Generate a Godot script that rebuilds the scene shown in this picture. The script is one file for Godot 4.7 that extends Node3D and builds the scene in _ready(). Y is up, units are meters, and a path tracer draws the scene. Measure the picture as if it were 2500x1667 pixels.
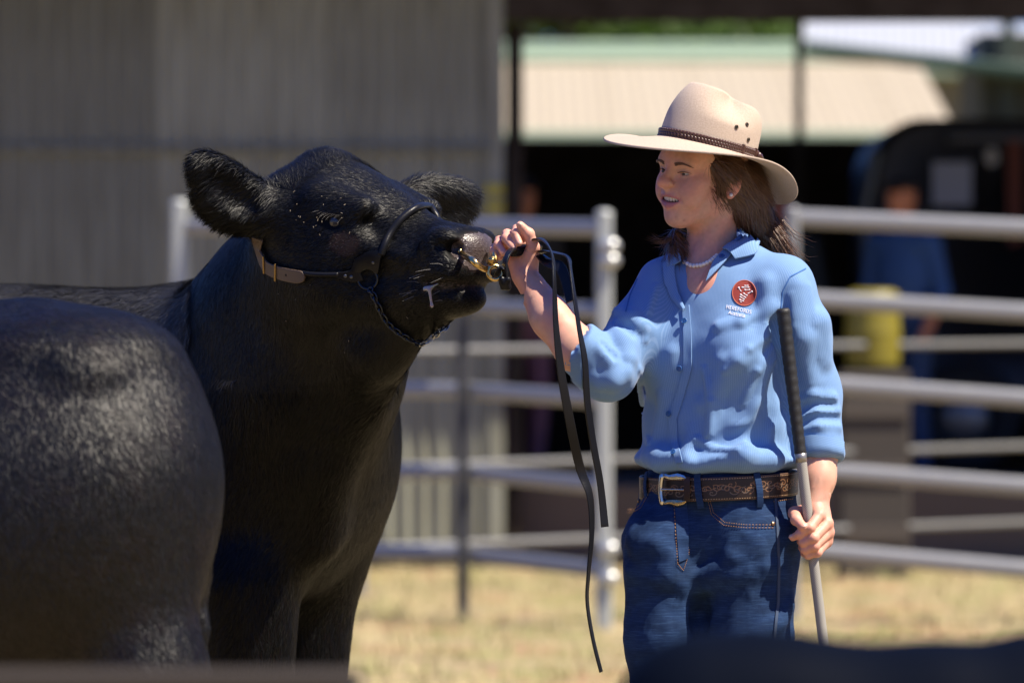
extends Node3D

# ---------------------------------------------------------------- distance fields, meshed as surface nets
class Field:
	var kind := PackedInt32Array()
	var a := PackedVector3Array()
	var b := PackedVector3Array()
	var ra := PackedFloat32Array()
	var rb := PackedFloat32Array()
	var kk := PackedFloat32Array()
	var inv: Array[Basis] = []
	var frame := Transform3D()
	var noise: FastNoiseLite
	var amp := 0.0
	var bias := 0.0
	func put(kd: int, pa: Vector3, pb: Vector3, r0: float, r1: float, k: float, i: Basis) -> void:
		kind.append(kd); a.append(pa); b.append(pb); ra.append(r0); rb.append(r1); kk.append(maxf(k, 0.0001)); inv.append(i)
	func cap(p: Vector3, q: Vector3, r0: float, r1: float, k := 0.02, cut := 0) -> void:
		put(cut * 2, frame * p, frame * q - frame * p, r0, r1 - r0, k, Basis())
	func chain(pts: Array, radii: Array, k := 0.02) -> void:
		for i in pts.size() - 1:
			cap(pts[i], pts[i + 1], radii[i], radii[i + 1], k)
	func ell(c: Vector3, r: Vector3, k := 0.02, rot := Basis(), cut := 0) -> void:
		put(1 + cut * 2, frame * c, Vector3(1.0 / r.x, 1.0 / r.y, 1.0 / r.z), minf(r.x, minf(r.y, r.z)), 0.0, k, (frame.basis.orthonormalized() * rot).transposed())
	func groove(p: Vector3, q: Vector3, r0: float, r1: float, k := 0.01) -> void:
		cap(p, q, r0, r1, k, 1)
	func hollow(c: Vector3, r: Vector3, k := 0.01, rot := Basis()) -> void:
		ell(c, r, k, rot, 1)
	func prim(i: int, p: Vector3) -> float:
		var q := p - a[i]
		if kind[i] & 1:
			var l := inv[i] * q
			var s := b[i]
			var n := l * s
			var k0 := n.length()
			return k0 * (k0 - 1.0) / maxf((n * s).length(), 0.00001)
		var e := b[i]
		var h := clampf(q.dot(e) / maxf(e.length_squared(), 0.0000001), 0.0, 1.0)
		return (q - e * h).length() - ra[i] - rb[i] * h
	func at(p: Vector3, use: PackedInt32Array) -> float:
		var d := 1.0
		for i in use:
			var x := prim(i, p)
			var k := kk[i]
			if kind[i] < 2:
				var h := maxf(k - absf(d - x), 0.0) / k
				d = minf(d, x) - h * h * k * 0.25
			else:
				var h := maxf(k - absf(d + x), 0.0) / k
				d = maxf(d, -x) + h * h * k * 0.25
		if amp != 0.0:
			d += amp * noise.get_noise_3dv(p)
		return d - bias
	var only := PackedInt32Array()
	func every() -> PackedInt32Array:
		return only if only.size() else PackedInt32Array(range(kind.size()))
	# look only at what lies within r of a point, until wide() is called
	func close_up(p: Vector3, r: float) -> void:
		only = PackedInt32Array()
		for i in kind.size():
			if prim(i, p) < r + kk[i]: only.append(i)
	func wide() -> void:
		only = PackedInt32Array()
	func dist(p: Vector3) -> float:
		return at(p, every())
	func normal(p: Vector3, e := 0.003) -> Vector3:
		var u := every()
		return Vector3(at(p + Vector3(e, 0, 0), u) - at(p - Vector3(e, 0, 0), u), at(p + Vector3(0, e, 0), u) - at(p - Vector3(0, e, 0), u), at(p + Vector3(0, 0, e), u) - at(p - Vector3(0, 0, e), u)).normalized()
	# walk from p along dir until the skin is met
	func hit(p: Vector3, dir: Vector3, far := 0.8) -> Vector3:
		var u := every()
		var t := 0.0
		dir = dir.normalized()
		for i in 60:
			var d := at(p + dir * t, u)
			if d < 0.0004 or t > far:
				break
			t += maxf(d * 0.8, 0.0004)
		return p + dir * t
	# nearest skin point to p
	func snap(p: Vector3, off := 0.0) -> Vector3:
		var u := every()
		for i in 8:
			var d := at(p, u) - off
			if absf(d) < 0.0003:
				break
			p -= normal(p) * d
		return p
	func mesh(lo: Vector3, hi: Vector3, c: float, skip := AABB()) -> Array:
		var nb := Vector3i(((hi - lo) / (8.0 * c)).ceil())
		var nx := nb.x * 8 + 1
		var ny := nb.y * 8 + 1
		var nz := nb.z * 8 + 1
		var sy := nx
		var sz := nx * ny
		var val := PackedFloat32Array()
		val.resize(nx * ny * nz)
		val.fill(1.0)
		var who := PackedInt32Array()
		who.resize(nx * ny * nz)
		who.fill(-1)
		var live: Array[Vector3i] = []
		var rr := 4.0 * c * 1.7321
		var n := kind.size()
		var ds := PackedFloat32Array()
		ds.resize(n)
		for bz in nb.z:
			for by in nb.y:
				for bx in nb.x:
					var mid := lo + Vector3(bx * 8 + 4, by * 8 + 4, bz * 8 + 4) * c
					if skip.size.x > 0.0 and skip.encloses(AABB(lo + Vector3(bx, by, bz) * 8.0 * c, Vector3.ONE * 8.0 * c)):
						continue
					var d := 1.0
					for i in n:
						var x := prim(i, mid)
						ds[i] = x
						var k := kk[i]
						if kind[i] < 2:
							var h := maxf(k - absf(d - x), 0.0) / k
							d = minf(d, x) - h * h * k * 0.25
						else:
							var h := maxf(k - absf(d + x), 0.0) / k
							d = maxf(d, -x) + h * h * k * 0.25
					d -= bias
					if absf(d) > rr * 1.15 + absf(amp):
						continue
					var use := PackedInt32Array()
					for i in n:
						if kind[i] < 2 and ds[i] < maxf(d, 0.0) + 1.9 * rr + kk[i] or kind[i] > 1 and ds[i] < 1.9 * rr + kk[i]:
							use.append(i)
					var sub := false
					var m := use.size()
					for sb in 8:
						var cx := bx * 8 + (sb & 1) * 4
						var cy := by * 8 + ((sb >> 1) & 1) * 4
						var cz := bz * 8 + (sb >> 2) * 4
						if absf(at(lo + Vector3(cx + 2, cy + 2, cz + 2) * c, use)) > rr * 0.62 + absf(amp):
							continue
						live.append(Vector3i(cx, cy, cz))
						for k in 5:
							for j in 5:
								var o := cx + (cy + j) * sy + (cz + k) * sz
								var p := Vector3(lo.x + cx * c, lo.y + (cy + j) * c, lo.z + (cz + k) * c)
								for i in 5:
									var f := 1.0
									for u in use:
										var q := p - a[u]
										var e := b[u]
										var x := 0.0
										var kd := kind[u]
										if kd & 1:
											var l := (inv[u] * q) * e
											var k0 := l.length()
											x = k0 * (k0 - 1.0) / maxf((l * e).length(), 0.00001)
										else:
											var t := clampf(q.dot(e) / maxf(e.length_squared(), 0.0000001), 0.0, 1.0)
											x = (q - e * t).length() - ra[u] - rb[u] * t
										var kq := kk[u]
										if kd < 2:
											var w := kq - absf(f - x)
											f = minf(f, x)
											if w > 0.0: f -= w * w / kq * 0.25
										else:
											var w := kq - absf(f + x)
											f = maxf(f, -x)
											if w > 0.0: f += w * w / kq * 0.25
									if amp != 0.0:
										f += amp * noise.get_noise_3dv(p)
									val[o + i] = f - bias
									p.x += c
		var verts := PackedVector3Array()
		var norms := PackedVector3Array()
		var cells := PackedInt32Array()
		for bl in live:
			for k in 4:
				for j in 4:
					for i in 4:
						var ix := bl.x + i
						var iy := bl.y + j
						var iz := bl.z + k
						var o := ix + iy * sy + iz * sz
						var v0 := val[o]
						var v1 := val[o + 1]
						var v2 := val[o + sy]
						var v3 := val[o + sy + 1]
						var v4 := val[o + sz]
						var v5 := val[o + sz + 1]
						var v6 := val[o + sz + sy]
						var v7 := val[o + sz + sy + 1]
						var inside := int(v0 < 0.0) + int(v1 < 0.0) + int(v2 < 0.0) + int(v3 < 0.0) + int(v4 < 0.0) + int(v5 < 0.0) + int(v6 < 0.0) + int(v7 < 0.0)
						if inside == 0 or inside == 8:
							continue
						var s := Vector3.ZERO
						var m := 0
						if (v0 < 0.0) != (v1 < 0.0): s += Vector3(v0 / (v0 - v1), 0, 0); m += 1
						if (v2 < 0.0) != (v3 < 0.0): s += Vector3(v2 / (v2 - v3), 1, 0); m += 1
						if (v4 < 0.0) != (v5 < 0.0): s += Vector3(v4 / (v4 - v5), 0, 1); m += 1
						if (v6 < 0.0) != (v7 < 0.0): s += Vector3(v6 / (v6 - v7), 1, 1); m += 1
						if (v0 < 0.0) != (v2 < 0.0): s += Vector3(0, v0 / (v0 - v2), 0); m += 1
						if (v1 < 0.0) != (v3 < 0.0): s += Vector3(1, v1 / (v1 - v3), 0); m += 1
						if (v4 < 0.0) != (v6 < 0.0): s += Vector3(0, v4 / (v4 - v6), 1); m += 1
						if (v5 < 0.0) != (v7 < 0.0): s += Vector3(1, v5 / (v5 - v7), 1); m += 1
						if (v0 < 0.0) != (v4 < 0.0): s += Vector3(0, 0, v0 / (v0 - v4)); m += 1
						if (v1 < 0.0) != (v5 < 0.0): s += Vector3(1, 0, v1 / (v1 - v5)); m += 1
						if (v2 < 0.0) != (v6 < 0.0): s += Vector3(0, 1, v2 / (v2 - v6)); m += 1
						if (v3 < 0.0) != (v7 < 0.0): s += Vector3(1, 1, v3 / (v3 - v7)); m += 1
						who[o] = verts.size()
						verts.append(lo + (Vector3(ix, iy, iz) + s / m) * c)
						norms.append(Vector3(v1 + v3 + v5 + v7 - v0 - v2 - v4 - v6, v2 + v3 + v6 + v7 - v0 - v1 - v4 - v5, v4 + v5 + v6 + v7 - v0 - v1 - v2 - v3).normalized())
						cells.append(o)
		var idx := PackedInt32Array()
		for w in cells.size():
			var o := cells[w]
			var p := val[o] < 0.0
			if o >= sy + sz:
				for e in 3:
					var st := 1 if e == 0 else (sy if e == 1 else sz)
					var u := sy if e == 0 else (sz if e == 1 else 1)
					var v := sz if e == 0 else (1 if e == 1 else sy)
					if p == (val[o + st] < 0.0):
						continue
					var q0 := w
					var q1 := who[o - u]
					var q2 := who[o - u - v]
					var q3 := who[o - v]
					if q1 < 0 or q2 < 0 or q3 < 0:
						continue
					if p:
						idx.append_array([q0, q2, q1, q0, q3, q2])
					else:
						idx.append_array([q0, q1, q2, q0, q2, q3])
		return [verts, norms, idx]

# ---------------------------------------------------------------- small helpers
const FOCAL := 13000.0        # pixels of the 2500 wide photograph
const EYE := Vector3(0, 1.215, 10.0)

func P(px: float, py: float, z := 0.0) -> Vector3:
	var s := (EYE.z - z) / FOCAL
	return Vector3((px - 1250.0) * s, EYE.y - (py - 833.0) * s, z)

# the point of a surface that is seen at a place of the photograph
func see(g: Field, px: float, py: float) -> Vector3:
	var p := P(px, py, 0.45)
	return g.hit(p, p - EYE, 1.4)

var taken := {}
func numbered(n: String) -> String:
	if not taken.has(n):
		taken[n] = 0
		return n
	taken[n] += 1
	return "%s_%03d" % [n, taken[n]]

func thing(called: String, label: String, category: String, group := "") -> Node3D:
	var o := Node3D.new()
	o.name = numbered(called)
	add_child(o)
	tag(o, label, category, group)
	return o

func tag(o: Node, label: String, category: String, group := "") -> void:
	o.set_meta("label", label)
	o.set_meta("category", category)
	if group: o.set_meta("group", group)

func inst(called: String, mesh: Mesh, m: Material, parent: Node = null) -> MeshInstance3D:
	var o := MeshInstance3D.new()
	o.mesh = mesh
	o.material_override = m
	if parent == null:
		o.name = numbered(called)
		add_child(o)
	else:
		o.name = called
		parent.add_child(o, true)
	return o

func setting(o: Node) -> Node:
	o.set_meta("kind", "structure")
	return o

func amesh(arr: Array, colors := PackedColorArray(), uvs := PackedVector2Array()) -> ArrayMesh:
	var s := []
	s.resize(Mesh.ARRAY_MAX)
	s[Mesh.ARRAY_VERTEX] = arr[0]
	s[Mesh.ARRAY_NORMAL] = arr[1]
	s[Mesh.ARRAY_INDEX] = arr[2]
	if colors.size(): s[Mesh.ARRAY_COLOR] = colors
	if uvs.size(): s[Mesh.ARRAY_TEX_UV] = uvs
	var m := ArrayMesh.new()
	m.add_surface_from_arrays(Mesh.PRIMITIVE_TRIANGLES, s)
	return m

func join(list: Array) -> Array:
	var v := PackedVector3Array()
	var n := PackedVector3Array()
	var x := PackedInt32Array()
	for l in list:
		var base := v.size()
		v.append_array(l[0])
		n.append_array(l[1])
		for i: int in l[2]:
			x.append(i + base)
	return [v, n, x]

# make every face look the way its normals point
func orient(arr: Array) -> Array:
	var v: PackedVector3Array = arr[0]
	var n: PackedVector3Array = arr[1]
	var x: PackedInt32Array = arr[2]
	for t in range(0, x.size(), 3):
		if (v[x[t + 1]] - v[x[t]]).cross(v[x[t + 2]] - v[x[t]]).dot(n[x[t]] + n[x[t + 1]] + n[x[t + 2]]) > 0.0:
			var k := x[t + 1]
			x[t + 1] = x[t + 2]
			x[t + 2] = k
	arr[2] = x
	return arr

# a grid of points (rows x cols) with smooth normals; wraps close the surface on itself
func sheet(pts: Array, wrap_cols := false, wrap_rows := false) -> Array:
	var rows: int = pts.size()
	var cols: int = pts[0].size()
	var v := PackedVector3Array()
	for r: PackedVector3Array in pts:
		v.append_array(r)
	var n := PackedVector3Array()
	for r in rows:
		for c in cols:
			var cp := (c + 1) % cols if wrap_cols else mini(c + 1, cols - 1)
			var cm := (c - 1 + cols) % cols if wrap_cols else maxi(c - 1, 0)
			var rp := (r + 1) % rows if wrap_rows else mini(r + 1, rows - 1)
			var rm := (r - 1 + rows) % rows if wrap_rows else maxi(r - 1, 0)
			var du: Vector3 = pts[r][cp] - pts[r][cm]
			var dv: Vector3 = pts[rp][c] - pts[rm][c]
			var q := du.cross(dv)
			n.append(q.normalized() if q.length_squared() > 1e-16 else Vector3.UP)
	var x := PackedInt32Array()
	for r in (rows if wrap_rows else rows - 1):
		for c in (cols if wrap_cols else cols - 1):
			var r2 := (r + 1) % rows
			var c2 := (c + 1) % cols
			var p0 := r * cols + c
			var p1 := r * cols + c2
			var p2 := r2 * cols + c2
			var p3 := r2 * cols + c
			x.append_array([p0, p2, p1, p0, p3, p2])
	return [v, n, x]

# round tube along points; radius may vary
func tube(pts: Array, rad: Array, seg := 8, closed := false, caps := true) -> Array:
	var rows := []
	var n := pts.size()
	var side := Vector3.ZERO
	for i in n:
		var t: Vector3
		if closed: t = pts[(i + 1) % n] - pts[(i - 1 + n) % n]
		else: t = pts[mini(i + 1, n - 1)] - pts[maxi(i - 1, 0)]
		t = t.normalized()
		if i == 0:
			side = t.cross(Vector3.UP if absf(t.y) < 0.9 else Vector3.RIGHT).normalized()
		side = (side - t * side.dot(t)).normalized()
		var up := t.cross(side)
		var r: float = rad[mini(i, rad.size() - 1)]
		if caps and not closed and i == 0:
			rows.append(ring_at(pts[i], side, up, 0.0001, seg))
		rows.append(ring_at(pts[i], side, up, r, seg))
		if caps and not closed and i == n - 1:
			rows.append(ring_at(pts[i], side, up, 0.0001, seg))
	return sheet(rows, true, closed)

func ring_at(c: Vector3, s: Vector3, u: Vector3, r: float, seg: int) -> PackedVector3Array:
	var o := PackedVector3Array()
	for k in seg:
		var w := TAU * k / seg
		o.append(c + s * cos(w) * r + u * sin(w) * r)
	return o

# smooth curve through points
func curve(pts: Array, n: int) -> Array:
	var out := []
	var m := pts.size() - 1
	for i in n:
		var t := float(i) / (n - 1) * m
		var k := mini(int(t), m - 1)
		var f := t - k
		var p0: Vector3 = pts[maxi(k - 1, 0)]
		var p1: Vector3 = pts[k]
		var p2: Vector3 = pts[k + 1]
		var p3: Vector3 = pts[mini(k + 2, m)]
		out.append(p1.cubic_interpolate(p2, p0, p3, f))
	return out

# flat strap: path, the outward direction at each point, width and thickness, rounded edges
func strap(pts: Array, outs: Array, width, thick: float, closed := false) -> Array:
	var rows := []
	var n := pts.size()
	for i in n:
		var t: Vector3
		if closed: t = pts[(i + 1) % n] - pts[(i - 1 + n) % n]
		else: t = pts[mini(i + 1, n - 1)] - pts[maxi(i - 1, 0)]
		t = t.normalized()
		var o: Vector3 = outs[mini(i, outs.size() - 1)]
		o = (o - t * o.dot(t)).normalized()
		var s := t.cross(o)
		var w: float = (width[i] if width is Array else width) * 0.5
		var h := thick * 0.5
		var p: Vector3 = pts[i]
		var row := PackedVector3Array()
		for q in [[-1.0, -0.5], [-0.96, -0.9], [-0.8, -1.0], [0.8, -1.0], [0.96, -0.9], [1.0, -0.5], [1.0, 0.5], [0.96, 0.9], [0.8, 1.0], [-0.8, 1.0], [-0.96, 0.9], [-1.0, 0.5]]:
			row.append(p + s * w * q[0] + o * h * q[1])
		if i == 0 and not closed:
			var e := PackedVector3Array()
			for q in 12: e.append(p)
			rows.append(e)
		rows.append(row)
		if i == n - 1 and not closed:
			var e := PackedVector3Array()
			for q in 12: e.append(p)
			rows.append(e)
	return sheet(rows, true, closed)

# box with chamfered edges
func bbox(c: Vector3, size: Vector3, bev := 0.0, rot := Basis()) -> Array:
	var v := PackedVector3Array()
	var n := PackedVector3Array()
	var x := PackedInt32Array()
	var h := size * 0.5
	bev = minf(bev, minf(h.x, minf(h.y, h.z)) * 0.9)
	var face := func(p: Array) -> void:
		var nn: Vector3 = (p[1] - p[0]).cross(p[2] - p[0]).normalized()
		var mid := Vector3.ZERO
		for q: Vector3 in p: mid += q
		var flip := nn.dot(mid) < 0.0
		if flip: nn = -nn
		var base := v.size()
		for q: Vector3 in p:
			v.append(c + rot * q)
			n.append(rot * nn)
		for i in p.size() - 2:
			if flip: x.append_array([base, base + i + 1, base + i + 2])
			else: x.append_array([base, base + i + 2, base + i + 1])
	for ax in 3:
		for s: float in [-1.0, 1.0]:
			var u := (ax + 1) % 3
			var w := (ax + 2) % 3
			var pts := []
			for q in [[-1, -1], [1, -1], [1, 1], [-1, 1]]:
				var p := Vector3.ZERO
				p[ax] = s * h[ax]
				p[u] = q[0] * (h[u] - bev)
				p[w] = q[1] * (h[w] - bev)
				pts.append(p)
			face.call(pts)
			if bev > 0.0 and s > 0.0:
				for t: float in [-1.0, 1.0]:
					for r: float in [-1.0, 1.0]:
						var e := []
						for q in [[-1, 0], [1, 0], [1, 1], [-1, 1]]:
							var p := Vector3.ZERO
							p[ax] = q[0] * (h[ax] - bev)
							p[u] = t * (h[u] - (bev if q[1] else 0.0))
							p[w] = r * (h[w] - (0.0 if q[1] else bev))
							e.append(p)
						face.call(e)
	if bev > 0.0:
		for sx: float in [-1.0, 1.0]:
			for sy: float in [-1.0, 1.0]:
				for sz: float in [-1.0, 1.0]:
					face.call([Vector3(sx * h.x, sy * (h.y - bev), sz * (h.z - bev)), Vector3(sx * (h.x - bev), sy * h.y, sz * (h.z - bev)), Vector3(sx * (h.x - bev), sy * (h.y - bev), sz * h.z)])
	return [v, n, x]

func ball(c: Vector3, r: Vector3, seg := 16, rows := 10, rot := Basis()) -> Array:
	var v := PackedVector3Array()
	var n := PackedVector3Array()
	for i in rows + 1:
		for k in seg + 1:
			var t := PI * i / rows
			var w := TAU * k / seg
			var d := Vector3(sin(t) * cos(w), cos(t), sin(t) * sin(w))
			v.append(c + rot * (d * r))
			n.append((rot * (d / r)).normalized())
	var x := PackedInt32Array()
	for i in rows:
		for k in seg:
			var p := i * (seg + 1) + k
			x.append_array([p, p + seg + 2, p + 1, p, p + seg + 1, p + seg + 2])
	return [v, n, x]

func torus(c: Vector3, axis: Vector3, r: float, t: float, seg := 24, sub := 8, squash := Vector2(1, 1)) -> Array:
	axis = axis.normalized()
	var s := axis.cross(Vector3.UP if absf(axis.y) < 0.9 else Vector3.RIGHT).normalized()
	var u := axis.cross(s)
	var pts := []
	for k in seg:
		var w := TAU * k / seg
		pts.append(c + s * cos(w) * r * squash.x + u * sin(w) * r * squash.y)
	return tube(pts, [t], sub, true)

# ---------------------------------------------------------------- materials
func lin(r: float, g: float, b: float) -> Color:
	return Color(r, g, b).linear_to_srgb()

func mat(c: Color, rough := 0.8, metal := 0.0, spec := 0.5) -> StandardMaterial3D:
	var m := StandardMaterial3D.new()
	m.albedo_color = c
	m.roughness = rough
	m.metallic = metal
	m.metallic_specular = spec
	return m

func noise_tex(freq: float, ramp: Array, size := 256, kind := FastNoiseLite.TYPE_SIMPLEX_SMOOTH, octaves := 4, sd := 1) -> NoiseTexture2D:
	var n := FastNoiseLite.new()
	n.noise_type = kind
	n.frequency = freq
	n.fractal_octaves = octaves
	n.seed = sd
	var t := NoiseTexture2D.new()
	t.width = size
	t.height = size
	t.seamless = true
	t.noise = n
	if ramp.size():
		var g := Gradient.new()
		var offs := PackedFloat32Array()
		var cols := PackedColorArray()
		for r in ramp:
			offs.append(r[0])
			cols.append(r[1])
		g.offsets = offs
		g.colors = cols
		t.color_ramp = g
	return t

func tri(m: StandardMaterial3D, scale: float, world := false) -> StandardMaterial3D:
	m.uv1_triplanar = true
	m.uv1_world_triplanar = world
	m.uv1_scale = Vector3.ONE * scale
	return m

func bump(m: StandardMaterial3D, t: Texture2D, cm: float) -> StandardMaterial3D:
	m.heightmap_enabled = true
	m.heightmap_texture = t
	m.heightmap_scale = cm
	return m

var rng := RandomNumberGenerator.new()

# ---------------------------------------------------------------- ground and the yard behind
func ground_tex() -> ImageTexture:
	var n := 1024
	var im := Image.create(n, n, false, Image.FORMAT_RGB8)
	var a := FastNoiseLite.new()
	a.seed = 2
	a.frequency = 0.008
	a.fractal_octaves = 5
	var b := FastNoiseLite.new()
	b.seed = 5
	b.frequency = 0.02
	b.fractal_octaves = 4
	var r := RandomNumberGenerator.new()
	r.seed = 6
	for y in n:
		for x in n:
			var u := a.get_noise_2d(x, y * 0.8)
			var w := b.get_noise_2d(x + 300, y * 1.3)
			var c := Color(0.29, 0.230, 0.135)
			c = c.lerp(Color(0.31, 0.200, 0.115), smoothstep(0.0, 0.35, u))
			c = c.lerp(Color(0.150, 0.165, 0.050), 0.75 * smoothstep(0.06, 0.32, w))
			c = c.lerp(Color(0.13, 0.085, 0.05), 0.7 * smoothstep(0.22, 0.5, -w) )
			c = c * (0.80 + 0.4 * r.randf())
			im.set_pixel(x, y, c.linear_to_srgb())
	return ImageTexture.create_from_image(im)

func build_ground() -> void:
	var m := mat(Color.WHITE, 0.97, 0.0, 0.2)
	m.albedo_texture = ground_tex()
	m.uv1_triplanar = true
	m.uv1_world_triplanar = true
	m.uv1_scale = Vector3(0.10, 0.10, 0.10)
	var pts := []
	var nz := FastNoiseLite.new()
	nz.frequency = 0.35
	nz.seed = 12
	for j in 61:
		var row := PackedVector3Array()
		for i in 61:
			var x := -60.0 + 2.0 * i if absf(-60.0 + 2.0 * i) > 0.0 else 0.0
			var z := 14.0 - 2.0 * j
			var flat := smoothstep(-6.0, -9.0, z) * smoothstep(-26.0, -20.0, z)
			row.append(Vector3(x, -0.02 + 0.02 * nz.get_noise_2d(x, z) * flat, z))
		pts.append(row)
	pts.reverse()
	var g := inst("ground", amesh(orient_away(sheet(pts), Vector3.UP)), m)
	setting(g)
	# far paddock
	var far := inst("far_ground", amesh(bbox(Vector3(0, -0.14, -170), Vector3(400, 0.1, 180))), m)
	setting(far)
	# dry grass in tufts
	var r := RandomNumberGenerator.new()
	r.seed = 20
	var v := PackedVector3Array()
	var n := PackedVector3Array()
	var c := PackedColorArray()
	var ix := PackedInt32Array()
	for k in 5200:
		var d := r.randf()
		var z := -6.5 - 12.0 * d
		var x := (r.randf() - 0.42) * (10.0 - z) * 0.22
		var den := nz.get_noise_2d(x * 3.0 + 40.0, z * 3.0)
		if den < -0.1 and r.randf() < 0.75: continue
		var tone := Color(0.36, 0.285, 0.16).lerp(Color(0.14, 0.17, 0.05), clampf(den * 1.6 + 0.2 * r.randf(), 0.0, 0.85))
		for q in 4:
			var p := Vector3(x + r.randfn() * 0.03, -0.03, z + r.randfn() * 0.03)
			var lean := Vector3(r.randfn(), 2.2, r.randfn()).normalized() * (0.05 + 0.07 * r.randf())
			var s := Vector3(r.randf() - 0.5, 0, r.randf() - 0.5).normalized() * 0.004
			var bs := v.size()
			v.append(p - s); v.append(p + s); v.append(p + lean)
			for i in 3:
				n.append(Vector3(0, 1, 0.3).normalized())
				c.append(tone)
			ix.append_array([bs, bs + 1, bs + 2])
	var gm := mat(Color.WHITE, 0.9)
	gm.vertex_color_use_as_albedo = true
	var gr := inst("dry_grass", amesh(orient([v, n, ix]), c), gm)
	gr.set_meta("kind", "stuff")
	gr.set_meta("label", "tufts of dry and green grass scattered over the yard")
	gr.set_meta("category", "grass")

func corrugated(w: float, h: float, period: float, depth: float) -> ArrayMesh:
	var n := int(round(w / period)) * 8 + 1
	var rows := []
	for y: float in [0.0, h]:
		var row := PackedVector3Array()
		for i in n:
			var x := w * i / (n - 1)
			row.append(Vector3(x, y, depth * 0.5 * (1.0 - cos(TAU * x / period)) - depth))
		rows.append(row)
	return amesh(orient_away(sheet(rows), Vector3(0, 0, 1)))

func zinc(tone: float, sd: int) -> StandardMaterial3D:
	var m := mat(lin(0.30 * tone, 0.312 * tone, 0.25 * tone), 0.62, 0.0, 0.5)
	m.albedo_texture = noise_tex(0.02, [[0.0, Color(0.72, 0.70, 0.66)], [0.5, Color(0.93, 0.92, 0.90)], [1.0, Color(1, 1, 1)]], 256, FastNoiseLite.TYPE_SIMPLEX, 4, sd)
	m.uv1_triplanar = true
	m.uv1_world_triplanar = true
	m.uv1_scale = Vector3(2.4, 0.16, 2.4)
	return m

const WALL := -19.0
func build_shed() -> void:
	var o := thing("iron_shed", "large grey corrugated iron shed with open bay on its right", "shed")
	var tones := [zinc(0.74, 3), zinc(1.08, 4), zinc(0.92, 5), zinc(0.82, 6)]
	var lo := corrugated(0.955, 2.16, 0.0955, 0.034)
	var hi := corrugated(0.955, 1.75, 0.0955, 0.034)
	for k in 6:
		var x := -0.075 - 0.9375 * (k + 1)
		var a := inst("wall_sheet", lo, tones[[2, 1, 0, 3, 1, 2][k]], o)
		a.position = Vector3(x, 0.11, WALL + (0.003 if k % 2 else 0.0))
		var b := inst("wall_sheet", hi, tones[[2, 1, 0, 3, 2, 1][k]], o)
		b.position = Vector3(x, 2.245, WALL + 0.006 + (0.003 if k % 2 else 0.0))
	inst("lap_shadow_strip", amesh(bbox(Vector3(-2.9, 2.262, WALL + 0.012), Vector3(5.62, 0.045, 0.014), 0.004)), zinc(0.60, 9), o)  # strip added, in a darker tone, as the shadow line of the lap
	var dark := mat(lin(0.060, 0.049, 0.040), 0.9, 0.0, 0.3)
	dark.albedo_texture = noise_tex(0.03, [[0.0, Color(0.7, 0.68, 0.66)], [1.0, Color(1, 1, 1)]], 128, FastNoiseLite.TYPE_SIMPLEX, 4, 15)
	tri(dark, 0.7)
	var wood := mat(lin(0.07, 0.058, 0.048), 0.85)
	var steel := zinc(0.9, 8)
	# corner flashing, footing, lintel, posts
	inst("corner_flashing", amesh(bbox(Vector3(-0.090, 2.05, WALL - 0.02), Vector3(0.09, 3.9, 0.07), 0.006)), steel, o)
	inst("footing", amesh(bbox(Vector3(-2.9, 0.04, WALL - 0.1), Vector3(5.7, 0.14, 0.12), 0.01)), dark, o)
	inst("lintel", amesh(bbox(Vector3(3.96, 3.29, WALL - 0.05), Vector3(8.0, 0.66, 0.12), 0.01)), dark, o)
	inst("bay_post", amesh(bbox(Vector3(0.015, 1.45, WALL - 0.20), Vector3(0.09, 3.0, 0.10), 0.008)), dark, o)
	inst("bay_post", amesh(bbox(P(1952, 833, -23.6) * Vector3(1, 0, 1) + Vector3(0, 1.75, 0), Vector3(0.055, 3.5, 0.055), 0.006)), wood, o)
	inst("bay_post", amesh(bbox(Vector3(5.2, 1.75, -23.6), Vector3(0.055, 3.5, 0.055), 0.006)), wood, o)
	# roof over all, with its eave
	inst("roof", amesh(bbox(Vector3(1.2, 3.76, -22.24), Vector3(14.0, 0.10, 8.0), 0.01, Basis(Vector3(1, 0, 0), 0.035))), mat(lin(0.16, 0.155, 0.145), 0.8), o)
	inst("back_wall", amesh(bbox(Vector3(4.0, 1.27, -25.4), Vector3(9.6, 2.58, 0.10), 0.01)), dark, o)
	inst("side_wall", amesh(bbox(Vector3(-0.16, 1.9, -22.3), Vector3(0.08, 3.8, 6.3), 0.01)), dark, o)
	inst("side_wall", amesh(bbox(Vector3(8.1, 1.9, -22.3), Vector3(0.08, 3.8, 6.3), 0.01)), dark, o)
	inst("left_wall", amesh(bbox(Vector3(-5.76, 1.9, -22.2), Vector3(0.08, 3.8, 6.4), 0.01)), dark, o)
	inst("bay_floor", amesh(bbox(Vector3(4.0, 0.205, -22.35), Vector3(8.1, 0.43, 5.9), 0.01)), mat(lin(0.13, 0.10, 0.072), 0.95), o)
	# yellow plates at the corner
	for k in 2:
		var s := inst("yellow_plate", amesh(bbox(P(1207, 461 + 42 * k, WALL + 0.05), Vector3(0.10, 0.052, 0.01), 0.003)), mat(lin(0.42, 0.36, 0.035), 0.6))
		tag(s, ["upper", "lower"][k] + " yellow plate on the iron shed's corner, above the top rail", "plate", "yellow plates on the shed corner")

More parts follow.
